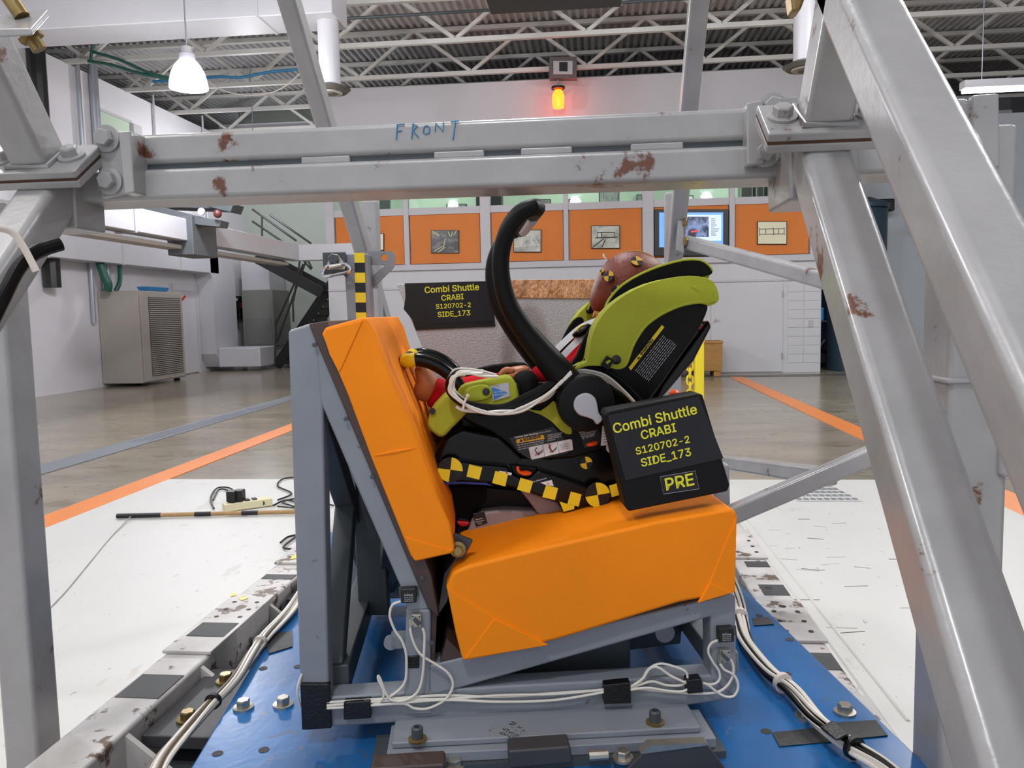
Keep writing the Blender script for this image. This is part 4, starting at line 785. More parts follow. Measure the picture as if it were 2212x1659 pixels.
for k, (ys, lab) in enumerate((((1517, 1514, 1508, 1502, 1505, 1497, 1490), 'topmost long white wire along the base tube'), ((1524, 1520, 1512, 1510, 1502, 1499, 1489), 'second long white wire along the base tube'), ((1530, 1527, 1519, 1512, 1516, 1512, 1494), 'lowest long white wire along the base tube'))):
    wire(lab, list(zip((706, 760, 860, 960, 1080, 1200, 1310), ys)), NV - .006 - .002 * k)
wire('white wire looping high beside the second tape patch', [(1360, 1483), (1384, 1472), (1400, 1446), (1424, 1434), (1450, 1438), (1480, 1450), (1484, 1468), (1470, 1480), (1440, 1480), (1410, 1472), (1385, 1478), (1362, 1486)])
wire('white wire forming the smaller loop inside the high loop', [(1362, 1484), (1388, 1466), (1404, 1444), (1422, 1442), (1446, 1458), (1470, 1470), (1490, 1478)], NV - .011)
wire('white wire from the front post sensor box down to tape', [(1554, 1382), (1536, 1390), (1530, 1408), (1540, 1430), (1553, 1450), (1554, 1468), (1540, 1478), (1518, 1476)])
wire('white wire hanging in a loop past the front post', [(1556, 1434), (1564, 1446), (1582, 1456), (1592, 1470), (1594, 1488), (1584, 1504), (1565, 1504), (1545, 1492), (1530, 1480), (1518, 1475)], NV - .012)
wire('white wire from the front accelerometer along the base tube', [(1578, 1424), (1584, 1440), (1582, 1462), (1568, 1484), (1545, 1496), (1500, 1498), (1440, 1494), (1400, 1490), (1362, 1486)], NV - .010)
wire('white wire crossing low between the two tape patches', [(1362, 1490), (1400, 1486), (1440, 1492), (1470, 1494), (1488, 1488)], NV - .013)
tag(MB().tube(cr([Vp(652, 1455, NV + .0), Vp(644, 1480, NV - .006), Vp(642, 1500, NV - .006), Vp(648, 1525, NV)], 5), .0022, 8).build('signal_wire', wire_m), 'white wire bowing out behind the taped post foot', 'wire', 'white wires on the bench')
# bundles on the deck plate
def bundle(label, path, n, z, spread, mats, ties=(), r=.004, name='cable_bundle'):
    o = thing(name, label, 'cables', Zp(*path[len(path) // 2], BZ), group='cable bundles on the sled'); P = cr([Zp(x, y, z) for x, y in path], 5)
    for k in range(n):
        ph = 2 * math.pi * k / n + random.random(); a = spread * (.5 + .5 * random.random()); Q = []
        for i, p in enumerate(P):
            t = (P[min(i + 1, len(P) - 1)] - P[max(i - 1, 0)]).normalized(); s = t.cross(EZ).normalized(); w = ph + i * .09; Q.append(p + s * math.cos(w) * a + EZ * (math.sin(w) * a * .45))
        MB().tube(Q, r if k % 3 else r * 1.25, 7).build('cable', mats[k % len(mats)], o)
    for t in ties:
        i = int(t * (len(P) - 1)); d = (P[i + 1] - P[i - 1]).normalized(); MB().lathe(P[i] - d * .004, d, [(spread * 1.25, 0), (spread * 1.25, .009)], 16).build('tie', tie_m if t != ties[-1] else tape_m, o)
bundle('white and black cable bundle running along the deck plate beside the front post', [(1572, 1240), (1590, 1290), (1600, 1340), (1612, 1385), (1660, 1450), (1710, 1490), (1760, 1550), (1830, 1605), (1900, 1650), (1960, 1700)], 14, BZ + .022, .015, [wire_m, wire_m, black_m, wire_m, black_m], (.2, .52, .8))
MB().prism([Zp(x, y, BZ + .03) for x, y in ((1768, 1572), (1800, 1555), (1838, 1588), (1808, 1602))], [Zp(x, y, BZ + .044) for x, y in ((1772, 1570), (1800, 1557), (1832, 1588), (1806, 1600))]).build('tape_wrap', tape_m, sled, .004)
bundle('pale cable bundle running along the rail side of the deck plate', [(660, 1270), (624, 1322), (575, 1372), (545, 1410), (505, 1470), (450, 1525), (400, 1580), (350, 1640), (320, 1700)], 9, BZ + .012, .012, [wire_m, M('grey sheath', (150, 142, 134), .5), wire_m, M('brown sheath', (110, 92, 78), .5)], (.3, .62))
bundle('white cable bundle behind the bench rear post', [(820, 1215), (770, 1200), (740, 1215), (760, 1290), (745, 1350), (715, 1395), (690, 1440)], 6, BZ + .012, .010, [wire_m, wire_m, black_m], (.5,))
# ================================================================== INFANT CAR SEAT
def inflate(pts, vc, hv, n=5, mb=None, pw=2.0):
    """rounded body: the outline at mid width, shrinking towards both sides"""
    P = vps(pts, vc); c = sum(P, Vector()) / len(P); k = len(P); mb = mb or MB(); vs = []; R = 2 * n + 1
    for i in range(R):
        t = -math.cos(math.pi * i / (R - 1)); s = max(0, 1 - abs(t) ** pw) ** (1 / pw) if 0 < i < R - 1 else .05
        vs += [c + (p - c) * s + EV * (hv * t) for p in P]
    fs = [(i * k + j, i * k + (j + 1) % k, (i + 1) * k + (j + 1) % k, (i + 1) * k + j) for i in range(R - 1) for j in range(k)]
    return mb.add(vs, fs + [tuple(range(k)), tuple(range((R - 1) * k, R * k))])
VC = 1.635
seat = thing('infant_car_seat', 'black infant car seat with lime green cover on the orange bench', 'car seat', Vp(1180, 1110, VC), BEN)
def far(v): return 2 * VC - v
def sp(name, pts, v0, v1, mat, parent=None, bev=.004, seg=3, sm=0, ref=None, label=None):
    if sm: pts = cr2(pts, sm, True)
    return MB().px(pts, v0, v1, ref=ref).build(name, mat, parent or seat, bev, seg, label=label)
def quarter_target(c, R, v, parent, rot=-.18, name='target_sticker', bcol=None):
    P = lambda a, r: (c[0] + math.cos(a) * r, c[1] + math.sin(a) * r)
    t = MB().px([P(2 * math.pi * i / 32, R) for i in range(32)], v - .0012, v).build(name, bcol or tape_m, parent)
    for q in (math.pi / 2 * 3, math.pi / 2): MB().px([c] + [P(q + rot + math.pi / 2 * i / 9, R * .99) for i in range(10)], v - .0024, v - .0012).build('yellow_quarter', yellow_m, t)
    return t
# ---- base
base = sp('base', [(936, 992), (946, 968), (960, 940), (1000, 922), (1080, 938), (1130, 985), (1210, 972), (1300, 960), (1362, 985), (1372, 1040), (1352, 1068), (1285, 1087), (1218, 1106), (1204, 1085), (1125, 1057), (1065, 1043), (955, 1040), (940, 1015)], 1.475, far(1.475), gloss_m, None, .012, 4, label='glossy black seat base with yellow and black marker tape')
lip = sp('base_lip', [(944, 1000), (975, 994), (1030, 1002), (1096, 1008), (1104, 1022), (1122, 1032), (1144, 1032), (1156, 1020), (1165, 1016), (1220, 1032), (1272, 1052), (1300, 1056), (1372, 1035), (1368, 1064), (1285, 1088), (1218, 1107), (1203, 1086), (1124, 1058), (1064, 1044), (956, 1041), (946, 1020)], 1.455, 1.49, gloss_m, base, .005, 3)
sp('knob_recess', [(1100, 1003), (1163, 1010), (1156, 1022), (1144, 1033), (1122, 1033), (1108, 1024)], 1.468, 1.49, black_m, base, .003)
kn = inflate(cr2([(1118, 1021), (1120, 1017), (1128, 1018), (1140, 1017), (1149, 1021), (1145, 1026), (1130, 1027)], 3, True), 1.458, .012).build('release_knob', orangep_m, base, label='orange release knob'); MB().tube(cr(vps([(1122, 1020), (1118, 1013), (1120, 1008)], 1.455), 4), .0028, 8).build('knob_tip', orangep_m, kn)
sp('gauge_strip', [(1078, 1017), (1106, 1022), (1104, 1027), (1084, 1023)], 1.453, 1.456, white_m, base, 0); sp('gauge_mark', [(1092, 1020), (1098, 1021), (1097, 1024), (1092, 1023)], 1.4524, 1.453, redp_m, base, 0)
def dc(c): return (930 + c[0] / 5.144, 940 + c[1] / 5.144)
for q in (((430, 325), (575, 360), (540, 495), (400, 460)), ((720, 398), (862, 430), (830, 570), (685, 532)), ((1000, 475), (1140, 515), (1102, 645), (962, 605)), ((1285, 555), (1418, 590), (1382, 722), (1242, 688)), ((1560, 628), (1678, 660), (1645, 795), (1522, 762)), ((1435, 742), (1600, 785), (1595, 822), (1480, 852)), ((1985, 565), (2118, 525), (2148, 650), (2015, 690))):
    sp('yellow_square', [dc(c) for c in q], 1.452, 1.4545, yellow_m, base, 0)
quarter_target(dc((220, 385)), 27, 1.4545, base, .12); quarter_target(dc((1858, 665)), 27, 1.4535, base); quarter_target(dc((1730, 308)), 13.5, 1.474, base)
text_px('ne Adjustment', (1152, 1042), (1181, 1034), 1.4545, white_m, base); sp('sticker', [(1167, 1043), (1192, 1037), (1196, 1050), (1180, 1048)], 1.453, 1.455, white_m, base, 0)
inflate(cr2([(1178, 1044), (1182, 1040), (1184, 1044), (1190, 1045), (1186, 1049)], 2, True), 1.4535, .0006, 2).build('sticker_sign', redp_m, base)
sp('blue_strap', [(946, 1040), (990, 1039), (1050, 1042), (1066, 1050), (1052, 1049), (1000, 1046), (950, 1048)], 1.46, 1.60, bluep2_m, base, .002)
sp('base_skirt', [(1118, 1054), (1204, 1084), (1220, 1107), (1290, 1088), (1372, 1063), (1374, 1078), (1290, 1102), (1236, 1118), (1175, 1118), (1160, 1108), (1140, 1080)], 1.485, far(1.485), greyp_m, base, .004)
sp('base_foot', [(1004, 1160), (1020, 1125), (1044, 1106), (1090, 1101), (1152, 1103), (1180, 1118), (1185, 1130), (1060, 1150)], 1.49, far(1.49), greyp_m, base, .006)
sp('base_under', [(985, 1045), (1120, 1058), (1200, 1088), (1150, 1104), (1040, 1108), (990, 1130)], 1.52, far(1.52), black_m, base, .004)
ft = sp('foot_label', [(1021, 1110), (1046, 1105), (1053, 1130), (1028, 1138)], 1.488, 1.491, blackp_m, base, .001)
for s, a, b in (('Recline', (1028, 1124), (1043, 1120.5)), ('Adjustment', (1027, 1129), (1047, 1124.5)), ('Foot', (1033, 1133), (1042, 1130.5))): text_px(s, a, b, 1.488, white_m, ft)
# belt stalk behind the back cushion's lower corner
bs = sp('belt_buckle', [(988, 1118), (1014, 1122), (1012, 1164), (984, 1160)], 1.50, 1.53, matte_m, None, .004); sp('red_button', [(986, 1126), (1015, 1128), (1012, 1136), (998, 1139), (988, 1134)], 1.492, 1.502, redp_m, bs, .003)
sp('webbing', [(958, 1050), (1052, 1050), (1050, 1084), (1026, 1100), (1014, 1124), (990, 1122), (980, 1100), (964, 1084)], 1.505, 1.52, blackcloth_m, None, .003)
# ---- carrier shell
out = [(1530, 652), (1526, 680), (1506, 720), (1470, 772), (1430, 830), (1394, 880), (1366, 922), (1320, 962), (1240, 990), (1140, 992), (1098, 962), (1060, 934), (1004, 908), (984, 880), (990, 858), (1030, 840), (1110, 828), (1180, 826), (1240, 808), (1268, 770), (1284, 716), (1310, 674), (1350, 640), (1402, 616), (1462, 602), (1512, 604)]
mb = MB(); mb.px(cr2(out, 2, True), 1.472, 1.495); mb.px(cr2(out, 2, True), far(1.495), far(1.472), ref=1.472)
band = out[0:14]; inner = [(x + dx, y + dy) for (x, y), (dx, dy) in zip(band, [(-24, -6), (-24, -6), (-24, -8), (-24, -14), (-22, -16), (-20, -18), (-16, -22), (-8, -26), (0, -26), (4, -26), (10, -22), (14, -20), (12, -16), (16, -6)])]
mb.px(band + inner[::-1], 1.49, far(1.49), ref=1.472)
shell = mb.build('carrier_shell', black_m, seat, .006, 3, label='black plastic carrier shell')
sp('shell_spine', [(1532, 690), (1538, 706), (1500, 780), (1440, 850), (1400, 890), (1430, 830), (1508, 724)], 1.52, far(1.52), gloss_m, None, .006)
sp('red_tab', [(1512, 698), (1522, 704), (1518, 716), (1508, 712)], 1.53, 1.56, redp_m, None, .002)
# labels on the shell
wl = MB().px([(1358, 794), (1430, 702), (1435, 707), (1363, 800)], 1.468, 1.473).build('warning_label', yellow_m, seat)
text_px('WARNING', (1386, 768.5), (1412, 735), 1.468, ink_m, wl, .03, 1.15); tri = [(1378, 778), (1384, 772), (1377.5, 771)]; sp('warning_sign', tri, 1.4672, 1.468, ink_m, wl, 0)
mb = MB(); d = (72, -92); L_ = math.hypot(*d); d = (d[0] / L_, d[1] / L_); n_ = (-d[1], d[0])
for k in range(9):
    o = 10 + k * 4.4; s = 2
    while s < 100:
        e = min(s + random.uniform(4, 11), 102); p = [(1363 + d[0] * a + n_[0] * b, 797 + d[1] * a + n_[1] * b) for a, b in ((s, o), (e, o), (e, o + .75), (s, o + .75))]; mb.px(p, 1.4715, 1.4725); s = e + 2
mb.build('small_print', white_m, wl)
rl = sp('routing_label', [(1100, 946), (1195, 922), (1216, 944), (1228, 978), (1150, 996), (1118, 975)], 1.470, 1.473, blackp_m, None, 0)
text_px('Vehicle Belt Routing', (1112, 947), (1162, 937.5), 1.470, white_m, rl, .02); text_px('(Without Base)', (1163, 937), (1190, 931.5), 1.470, white_m, rl)
sp('yellow_patch', [(1115, 951.5), (1117, 949), (1172, 939), (1175, 941), (1176, 948), (1116, 958)], 1.469, 1.4702, M('amber print', (232, 176, 30), .5), rl, 0); text_px('WARNING', (1131, 953), (1168, 945.5), 1.469, ink_m, rl, .03); sp('warning_sign', [(1122, 955), (1130, 953.5), (1125, 948)], 1.4685, 1.469, ink_m, rl, 0)
for k, s in enumerate(('Do not use without base for', 'infant over 22 lbs. (10 kg). MUST', 'use base over 22 lbs. (10 kg).')): text_px(s, (1118 + k, 963 + k * 4.6), (1175, 952.5 + k * 4.4), 1.470, white_m, rl)
for k, s in enumerate(('Handle must be up', 'in carry position', 'when installed in', 'a vehicle.')): text_px(s, (1183, 941.5 + k * 4), ((1214, 1212, 1212, 1200)[k], 935.5 + k * 4.1 + (2 if k == 3 else 0)), 1.470, white_m, rl)
wp_ = sp('pictogram_strip', [(1142, 968), (1146, 966), (1232, 948.5), (1236, 951), (1238, 972), (1150, 993), (1147, 990)], 1.4685, 1.4715, white_m, None, .0005)
for a, b in (((1172, 961), (1177, 986)), ((1204, 955), (1208, 979))): MB().tube(vps([a, b], 1.4683), .0004, 4).build('divider', ink_m, wp_)
for x in (1160, 1190):
    MB().tube(cr(vps([(x + 4, 982 - (x - 1160) * .2), (x - 4, 973 - (x - 1160) * .2), (x, 967 - (x - 1160) * .2)], 1.468), 4), .0008, 5).build('drawn_handle', ink_m, wp_); inflate([(x - 4, 980 - (x - 1160) * .2), (x + 4, 979 - (x - 1160) * .2), (x + 13, 970 - (x - 1160) * .2), (x + 12, 977 - (x - 1160) * .2), (x + 4, 984 - (x - 1160) * .2)], 1.4683, .0006, 2).build('drawn_seat', M('print grey', (120, 124, 132), .6) if x == 1160 else MATS['print grey'], wp_)
MB().tube(vps([(1156, 984), (1166, 976)], 1.4678), .0007, 5).build('red_line', redp_m, wp_); MB().tube(vps([(1185, 959), (1192, 975), (1188, 978)], 1.4678), .001, 5).build('red_line', redp_m, wp_)
for k, s in enumerate(('No LATCH', 'Installation', 'Without Base')): text_px(s, (1211, 963 + k * 4.6), (1229 + k, 958.6 + k * 4.6), 1.4685, ink_m, wp_)
ll = sp('lift_panel', [(1250, 928), (1290, 918), (1300, 945), (1292, 962), (1262, 968)], 1.470, 1.473, blackp_m, None, .0005)
for k, s in enumerate(('Always lift car seat', 'to be sure it is', 'locked in base', 'or stroller')): text_px(s, (1251 + k * 2.5, 936 + k * 4.3), (1288 - k * 1.2, 927.5 + k * 4.5), 1.470, white_m, ll)
inflate(cr2([(1266, 962), (1270, 956), (1285, 952), (1290, 955), (1288, 961), (1274, 965)], 3, True), 1.468, .005, 3).build('lock_indicator', orangep_m, ll, label='small orange lock indicator')
il = sp('instruction_label', [(1302, 918), (1316, 915), (1330, 960), (1298, 963)], 1.468, 1.472, white_m, None, 0)
for k in range(6): MB().px([(1304, 925 + k * 6), (1318, 923 + k * 6), (1318, 924 + k * 6), (1304, 926 + k * 6)], 1.4672, 1.468).build('print_line', ink_m, il)
MB().lathe(Vp(1320, 967, 1.462), -EV, [(.010, 0), (.010, .004), (.005, .005)], 18).build('button_ring', lgrey_m, seat)
# ---- cover
wing = [(1238, 798), (1256, 786), (1268, 780), (1274, 750), (1283, 712), (1306, 674), (1347, 639), (1401, 612), (1461, 598), (1510, 597), (1542, 609), (1553, 639), (1550, 652), (1534, 660), (1515, 654), (1475, 660), (1434, 677), (1399, 701), (1380, 725), (1371, 742), (1361, 758), (1352, 788), (1333, 797), (1308, 790), (1280, 789), (1256, 794)]
cv_ = sp('cover_wing', wing, 1.452, 1.505, green_m, None, .012, 4, 2, label='lime green fabric side wing')
sp('cover_wing', wing, far(1.505), far(1.452), green_m, None, .012, 4, 2, ref=1.455)
MB().tube(cr(vps([(1534, 659), (1515, 653), (1475, 659), (1434, 676), (1399, 700), (1380, 724), (1366, 750), (1352, 787), (1333, 795), (1308, 789), (1270, 788), (1242, 797)], 1.452), 5), .0026, 8).build('hem', green_m, cv_)
for k in range(7): x = 1520 + k * 4.4; MB().tube(cr(vps([(x - 26 + k * 3, 618 + k * 2), (x - 8, 632 + k), (x, 656 - k * .8)], 1.4535), 4), .0036, 8).build('gather', green_m, cv_)
MB().px(cr2([(1535, 606), (1552, 630), (1552, 652), (1538, 658), (1524, 654), (1530, 630)], 3, True), 1.49, far(1.49), ref=1.455).build('cover_top', green_m, seat, .008, 3)
MB().lathe(Vp(1331, 777, 1.452), -EV, [(.0085, 0), (.0085, .003), (.004, .005)], 20).build('snap', blackp_m, cv_)
sp('strap_clip', [(1297, 789), (1311, 768), (1327, 779), (1314, 800)], 1.444, 1.449, gloss_m, cv_, .001); sp('clip_slot', [(1308, 782), (1316, 777), (1320, 780), (1312, 787)], 1.4434, 1.4442, green_m, cv_, 0)
# head rest bolster (black with green piping), both sides
hr = [(1308, 668), (1318, 645), (1345, 616), (1385, 592), (1430, 574), (1478, 562), (1512, 562), (1530, 572), (1540, 586), (1534, 594), (1500, 599), (1455, 602), (1400, 618), (1350, 645), (1316, 678)]
for v, nm in ((1.53, 'head_bolster'), (far(1.53), 'head_bolster')):
    P = cr2(hr, 2, True); mb = MB(); e = [p - EV * p.dot(EV) for p in vps(P, 1.515)]; mb.prism([p + EV * (v - .015) for p in e], [p + EV * (v + .02) for p in e])
    o = mb.build(nm, blackcloth_m, seat, .008, 3)
    pth = [p - EV * p.dot(EV) + EV * (v - .012) for p in vps(cr2(hr[:9], 4), 1.515)]; MB().tube(pth, .0028, 8).build('piping', green_m, o)
    MB().px([(1498, 600), (1536, 594), (1532, 602), (1510, 608)], v - .01, v + .01, ref=1.515).build('corner_cloth', green_m, o, .002)
sp('back_liner', [(1500, 620), (1520, 660), (1460, 750), (1390, 830), (1330, 900), (1250, 930), (1150, 930), (1100, 900), (1120, 880), (1240, 880), (1320, 800), (1400, 700)], 1.50, far(1.50), blackcloth_m, None, .01)
# leg end of the cover
sp('leg_cover', [(985, 862), (992, 842), (1004, 832), (1036, 824), (1092, 812), (1108, 818), (1118, 838), (1122, 872), (1090, 890), (1040, 894), (1000, 888)], 1.454, 1.50, green_m, None, .008, 3, 2)
gl = sp('grey_label', [(1058, 834), (1098, 826), (1102, 856), (1066, 866)], 1.4512, 1.4545, lgrey_m, None, 0); sp('blue_arrow', [(1063, 836), (1096, 848), (1067, 864)], 1.4505, 1.4512, decal_m, gl, 0)
text_px('BELT HERE', (1067, 849), (1087, 846.5), 1.4505, white_m, gl); text_px('(Without Base)', (1067, 854.5), (1091, 851.5), 1.4505, white_m, gl)
tab = sp('snap_tab', [(998, 858), (1006, 842), (1030, 832), (1052, 832), (1064, 842), (1060, 858), (1040, 866), (1010, 868)], 1.448, 1.456, green_m, None, .003, 2, 2); MB().lathe(Vp(1050, 846, 1.448), -EV, [(.0068, 0), (.0068, .002), (.003, .003)], 18).build('snap', blackp_m, tab)
sp('foot_cover', [(924, 912), (930, 890), (944, 872), (968, 852), (1000, 868), (1012, 884), (1000, 902), (976, 926), (956, 946), (938, 938), (926, 926)], 1.452, far(1.452), green_m, None, .012, 4, 2)
MB().lathe(Vp(934, 888, 1.45), -EV, [(.006, 0), (.006, .002)], 16).build('snap', blackp_m, seat)
sp('lower_flap', [(1138, 885), (1168, 888), (1195, 866), (1202, 876), (1219, 903), (1236, 930), (1230, 939), (1212, 931), (1193, 912), (1168, 896)], 1.455, 1.474, green_m, None, .003, 2, 2)
inflate(cr2([(1110, 820), (1116, 806), (1136, 800), (1156, 808), (1166, 830), (1162, 860), (1140, 872), (1118, 860)], 3, True), 1.50, .04).build('pad_roll', blackcloth_m, seat)
inflate(cr2([(1130, 872), (1190, 862), (1206, 850), (1200, 878), (1170, 888)], 3, True), 1.475, .02).build('pad_roll', blackcloth_m, seat)
# ---- carry handle
hp = [(1258, 862, 36), (1226, 826, 33), (1196, 790, 31), (1160, 748, 27), (1128, 706, 23), (1102, 664, 20.5), (1088, 625, 19.5), (1082, 588, 19), (1082, 553, 19), (1089, 518, 19), (1104, 484, 19), (1126, 459, 19), (1150, 448, 18.5)]
PX = cr([(a, b, c) for a, b, c in hp], 3); HV = 1.437
near_p = [(Vp(p.x, p.y, HV), p.z * HV / F) for p in PX]
cross = [(Vp(1160, 447, HV) - EV * HV, .0128)]
path = [p for p, r in near_p]; rad = [r for p, r in near_p]
e = cross[0][0]
for v in (HV + .012, HV + .05, HV + .12, VC, far(HV + .12), far(HV + .05), far(HV + .012)): path.append(e + EV * v); rad.append(.0165)
for p, r in reversed(near_p): path.append(p + EV * (far(HV) - HV)); rad.append(r)
hd = MB().tube(path, rad, 14).build('carry_handle', matte_m, seat, label='tall curved black carry handle')
MB().tube([e + EV * (HV + .08) - EZ * .012, e + EV * (far(HV) - .08) - EZ * .012], .010, 10).build('grip_insert', lgrey_m, hd)
for v, s in ((HV, 1), (far(HV), -1)):
    c = Vp(1262, 868, HV); c = c - EV * c.dot(EV) + EV * v
    MB().lathe(c + EV * (.025 * s), -EV * s, [(.03, 0), (.05, .004), (.053, .04), (.05, .056), (.042, .060)], 32).build('pivot_hub', matte_m, hd)
bt_ = cr2([(1240, 880), (1243, 862), (1255, 852), (1272, 850), (1286, 860), (1291, 876), (1294, 892), (1302, 906), (1290, 918), (1282, 908), (1268, 902), (1250, 896)], 3, True)
MB().px(bt_, HV - .042, HV - .03).build('hub_button', lgrey_m, hd, .003, 3, label='light grey handle release button')
# ---- anti-rebound bar
bpz = [(1000, 846), (990, 832), (978, 815), (956, 797), (929, 783), (902, 777), (884, 779)]; bv = 1.515
bn = vps([(p.x, p.y) for p in cr([(a, b, 0) for a, b in bpz], 4)], bv); path = list(bn)
e = bn[-1] - EV * bv
for v in (bv + .01, bv + .05, VC, far(bv + .05), far(bv + .01)): path.append(e - EU * .008 + EV * v)
path += [p + EV * (far(bv) - bv) for p in reversed(bn)]
rb = MB().tube(path, .0128, 14).build('rebound_bar', gloss_m, seat, label='black looped bar at the foot end')
i0 = len(bn) - 4; MB().tube(path[i0:i0 + 5], .0134, 14).build('yellow_band', yellow_m, rb); MB().tube([path[len(bn) + 2], path[len(bn) + 4]], .0134, 12).build('yellow_band', yellow_m, rb)
# ---- harness
for k, pts in enumerate(([(1190, 768), (1218, 740), (1248, 713), (1270, 700), (1296, 690)], [(1205, 781), (1232, 752), (1260, 726), (1282, 708), (1306, 694)])):
    P = cr(vps(pts, 1.562 - k * .012), 5); mb = MB(); nq = len(P); w = (EU * .62 - EZ * .78) * .0062 - EV * .002; t_ = -EV * .0016
    mb.add([p - w for p in P] + [p + w for p in P] + [p - w - t_ for p in P] + [p + w - t_ for p in P], [(i, i + 1, nq + i + 1, nq + i) for i in range(nq - 1)] + [(2 * nq + i, 2 * nq + i + 1, 3 * nq + i + 1, 3 * nq + i) for i in range(nq - 1)])
    mb.build('harness_strap', white_m, seat)
inflate(cr2([(1236, 722), (1250, 706), (1266, 699), (1277, 702), (1273, 714), (1258, 727), (1242, 730)], 3, True), 1.545, .012).build('chest_clip', gloss_m, seat, label='black chest clip')
inflate(cr2([(1250, 712), (1262, 704), (1268, 708), (1258, 718)], 2, True), 1.531, .004, 3).build('clip_button', plate_m, seat); MB().tube(cr(vps([(1242, 716), (1254, 705), (1264, 700)], 1.533), 3), .0016, 6).build('clip_mark', yellow_m, seat)
sp('inner_liner', [(1226, 802), (1246, 768), (1262, 730), (1284, 694), (1302, 682), (1300, 700), (1290, 730), (1284, 786), (1260, 800)], 1.50, 1.515, blackcloth_m, None, .004, 3, 2)
sp('inner_liner', [(1186, 784), (1210, 742), (1230, 704), (1246, 686), (1262, 690), (1250, 740), (1220, 790)], 1.735, 1.75, blackcloth_m, None, .004, 3, 2)
sp('far_rim', [(996, 816), (1036, 796), (1090, 787), (1136, 785), (1140, 806), (1060, 812), (1010, 824)], 1.72, 1.76, blackcloth_m, None, .006, 3, 2)

# ================================================================== DUMMY
dm = thing('infant_dummy', 'infant crash test dummy in red suit lying in the car seat', 'dummy', Vp(1190, 900, VC), BEN)
SK = [((1318, 690), VC, .032, -1), ((1304, 742), VC, .056, 0), ((1258, 812), VC, .060, 1), ((1206, 864), VC, .056, 2),
      ((1150, 866), VC - .05, .040, 3), ((1068, 846), VC - .07, .033, 4), ((1000, 856), VC - .07, .028, 5), ((946, 850), VC - .07, .025, 6),
      ((1150, 862), VC + .05, .040, 3), ((1066, 832), VC + .065, .033, 8), ((1000, 842), VC + .06, .028, 9), ((950, 840), VC + .055, .025, 10),
      ((1300, 730), VC - .07, .030, 1), ((1246, 800), VC - .09, .025, 12), ((1172, 814), VC - .075, .021, 13), ((1144, 805), VC - .07, .019, 14),
      ((1300, 730), VC + .07, .030, 1), ((1246, 800), VC + .09, .025, 16), ((1166, 806), VC + .07, .021, 17)]
inv = rootm(dm).inverted(); me = bpy.data.meshes.new('suit'); me.from_pydata([inv @ Vp(*p, v) for p, v, r, k in SK], [(k, i) for i, (p, v, r, k) in enumerate(SK) if k >= 0], [])
suit = bpy.data.objects.new('suit', me); COL.objects.link(suit); suit.parent = dm; me.materials.append(red_m); suit['label'] = 'red knit suit'
sk = suit.modifiers.new('skin', 'SKIN'); sk.use_smooth_shade = True
me.skin_vertices.new() if not me.skin_vertices else None
for i, (p, v, r, k) in enumerate(SK): d_ = me.skin_vertices[0].data[i]; d_.radius = (r, r); d_.use_root = (i == 3)
ss = suit.modifiers.new('subdivision', 'SUBSURF'); ss.levels = 2; ss.render_levels = 2
hd_ = [(1279, 668), (1275, 645), (1284, 610), (1301, 578), (1316, 559), (1340, 547), (1370, 543), (1400, 551), (1422, 566), (1432, 590), (1426, 622), (1402, 652), (1366, 674), (1330, 682), (1296, 681)]
head = inflate(cr2(hd_, 3, True), VC, .066, 8).build('head', head_m, dm, ang=80, label='brown head wrapped in fine mesh stocking')
for (x, y), r, dv in (((1375, 565), 13, -.047), ((1316, 597), 11.5, -.05), ((1334, 630), 14, -.058), ((1301, 588), 7, -.03)):
    c = Vp(x, y, VC + dv - .006); nrm = (c - (Vp(1355, 615, VC))).normalized(); a_ = nrm.cross(EZ).normalized(); b_ = nrm.cross(a_); R_ = r * 1.6 / F
    cc = c + nrm * .002
    d0 = MB().lathe(cc, nrm, [(R_, -.003), (R_, .0)], 24).build('head_target', ink_m, head)
    for q in (0, math.pi):
        pts = [cc + nrm * .0008] + [cc + nrm * .0008 + (a_ * math.cos(q + math.pi / 2 * i / 8) + b_ * math.sin(q + math.pi / 2 * i / 8)) * R_ for i in range(9)]; MB().prism(pts, [p - nrm * .002 for p in pts]).build('yellow_quarter', M('worn yellow', (206, 160, 48), .5) if 'worn yellow' not in MATS else MATS['worn yellow'], d0)
MB().tube(cr(vps([(1282, 678), (1298, 682), (1312, 682)], VC - .03), 4), .007, 8).build('stocking_hem', M('tan stocking hem', (176, 130, 60), .8), dm)
MB().tube(cr(vps([(1309, 560), (1304, 553), (1306, 549)], VC), 3), .002, 6).build('stocking_knot', tie_m, dm)
MB().tube(cr(vps([(1318, 559), (1345, 546), (1372, 542), (1402, 550), (1424, 566)], VC), 5), .0016, 6).build('stocking_seam', MATS['tan stocking hem'], dm)
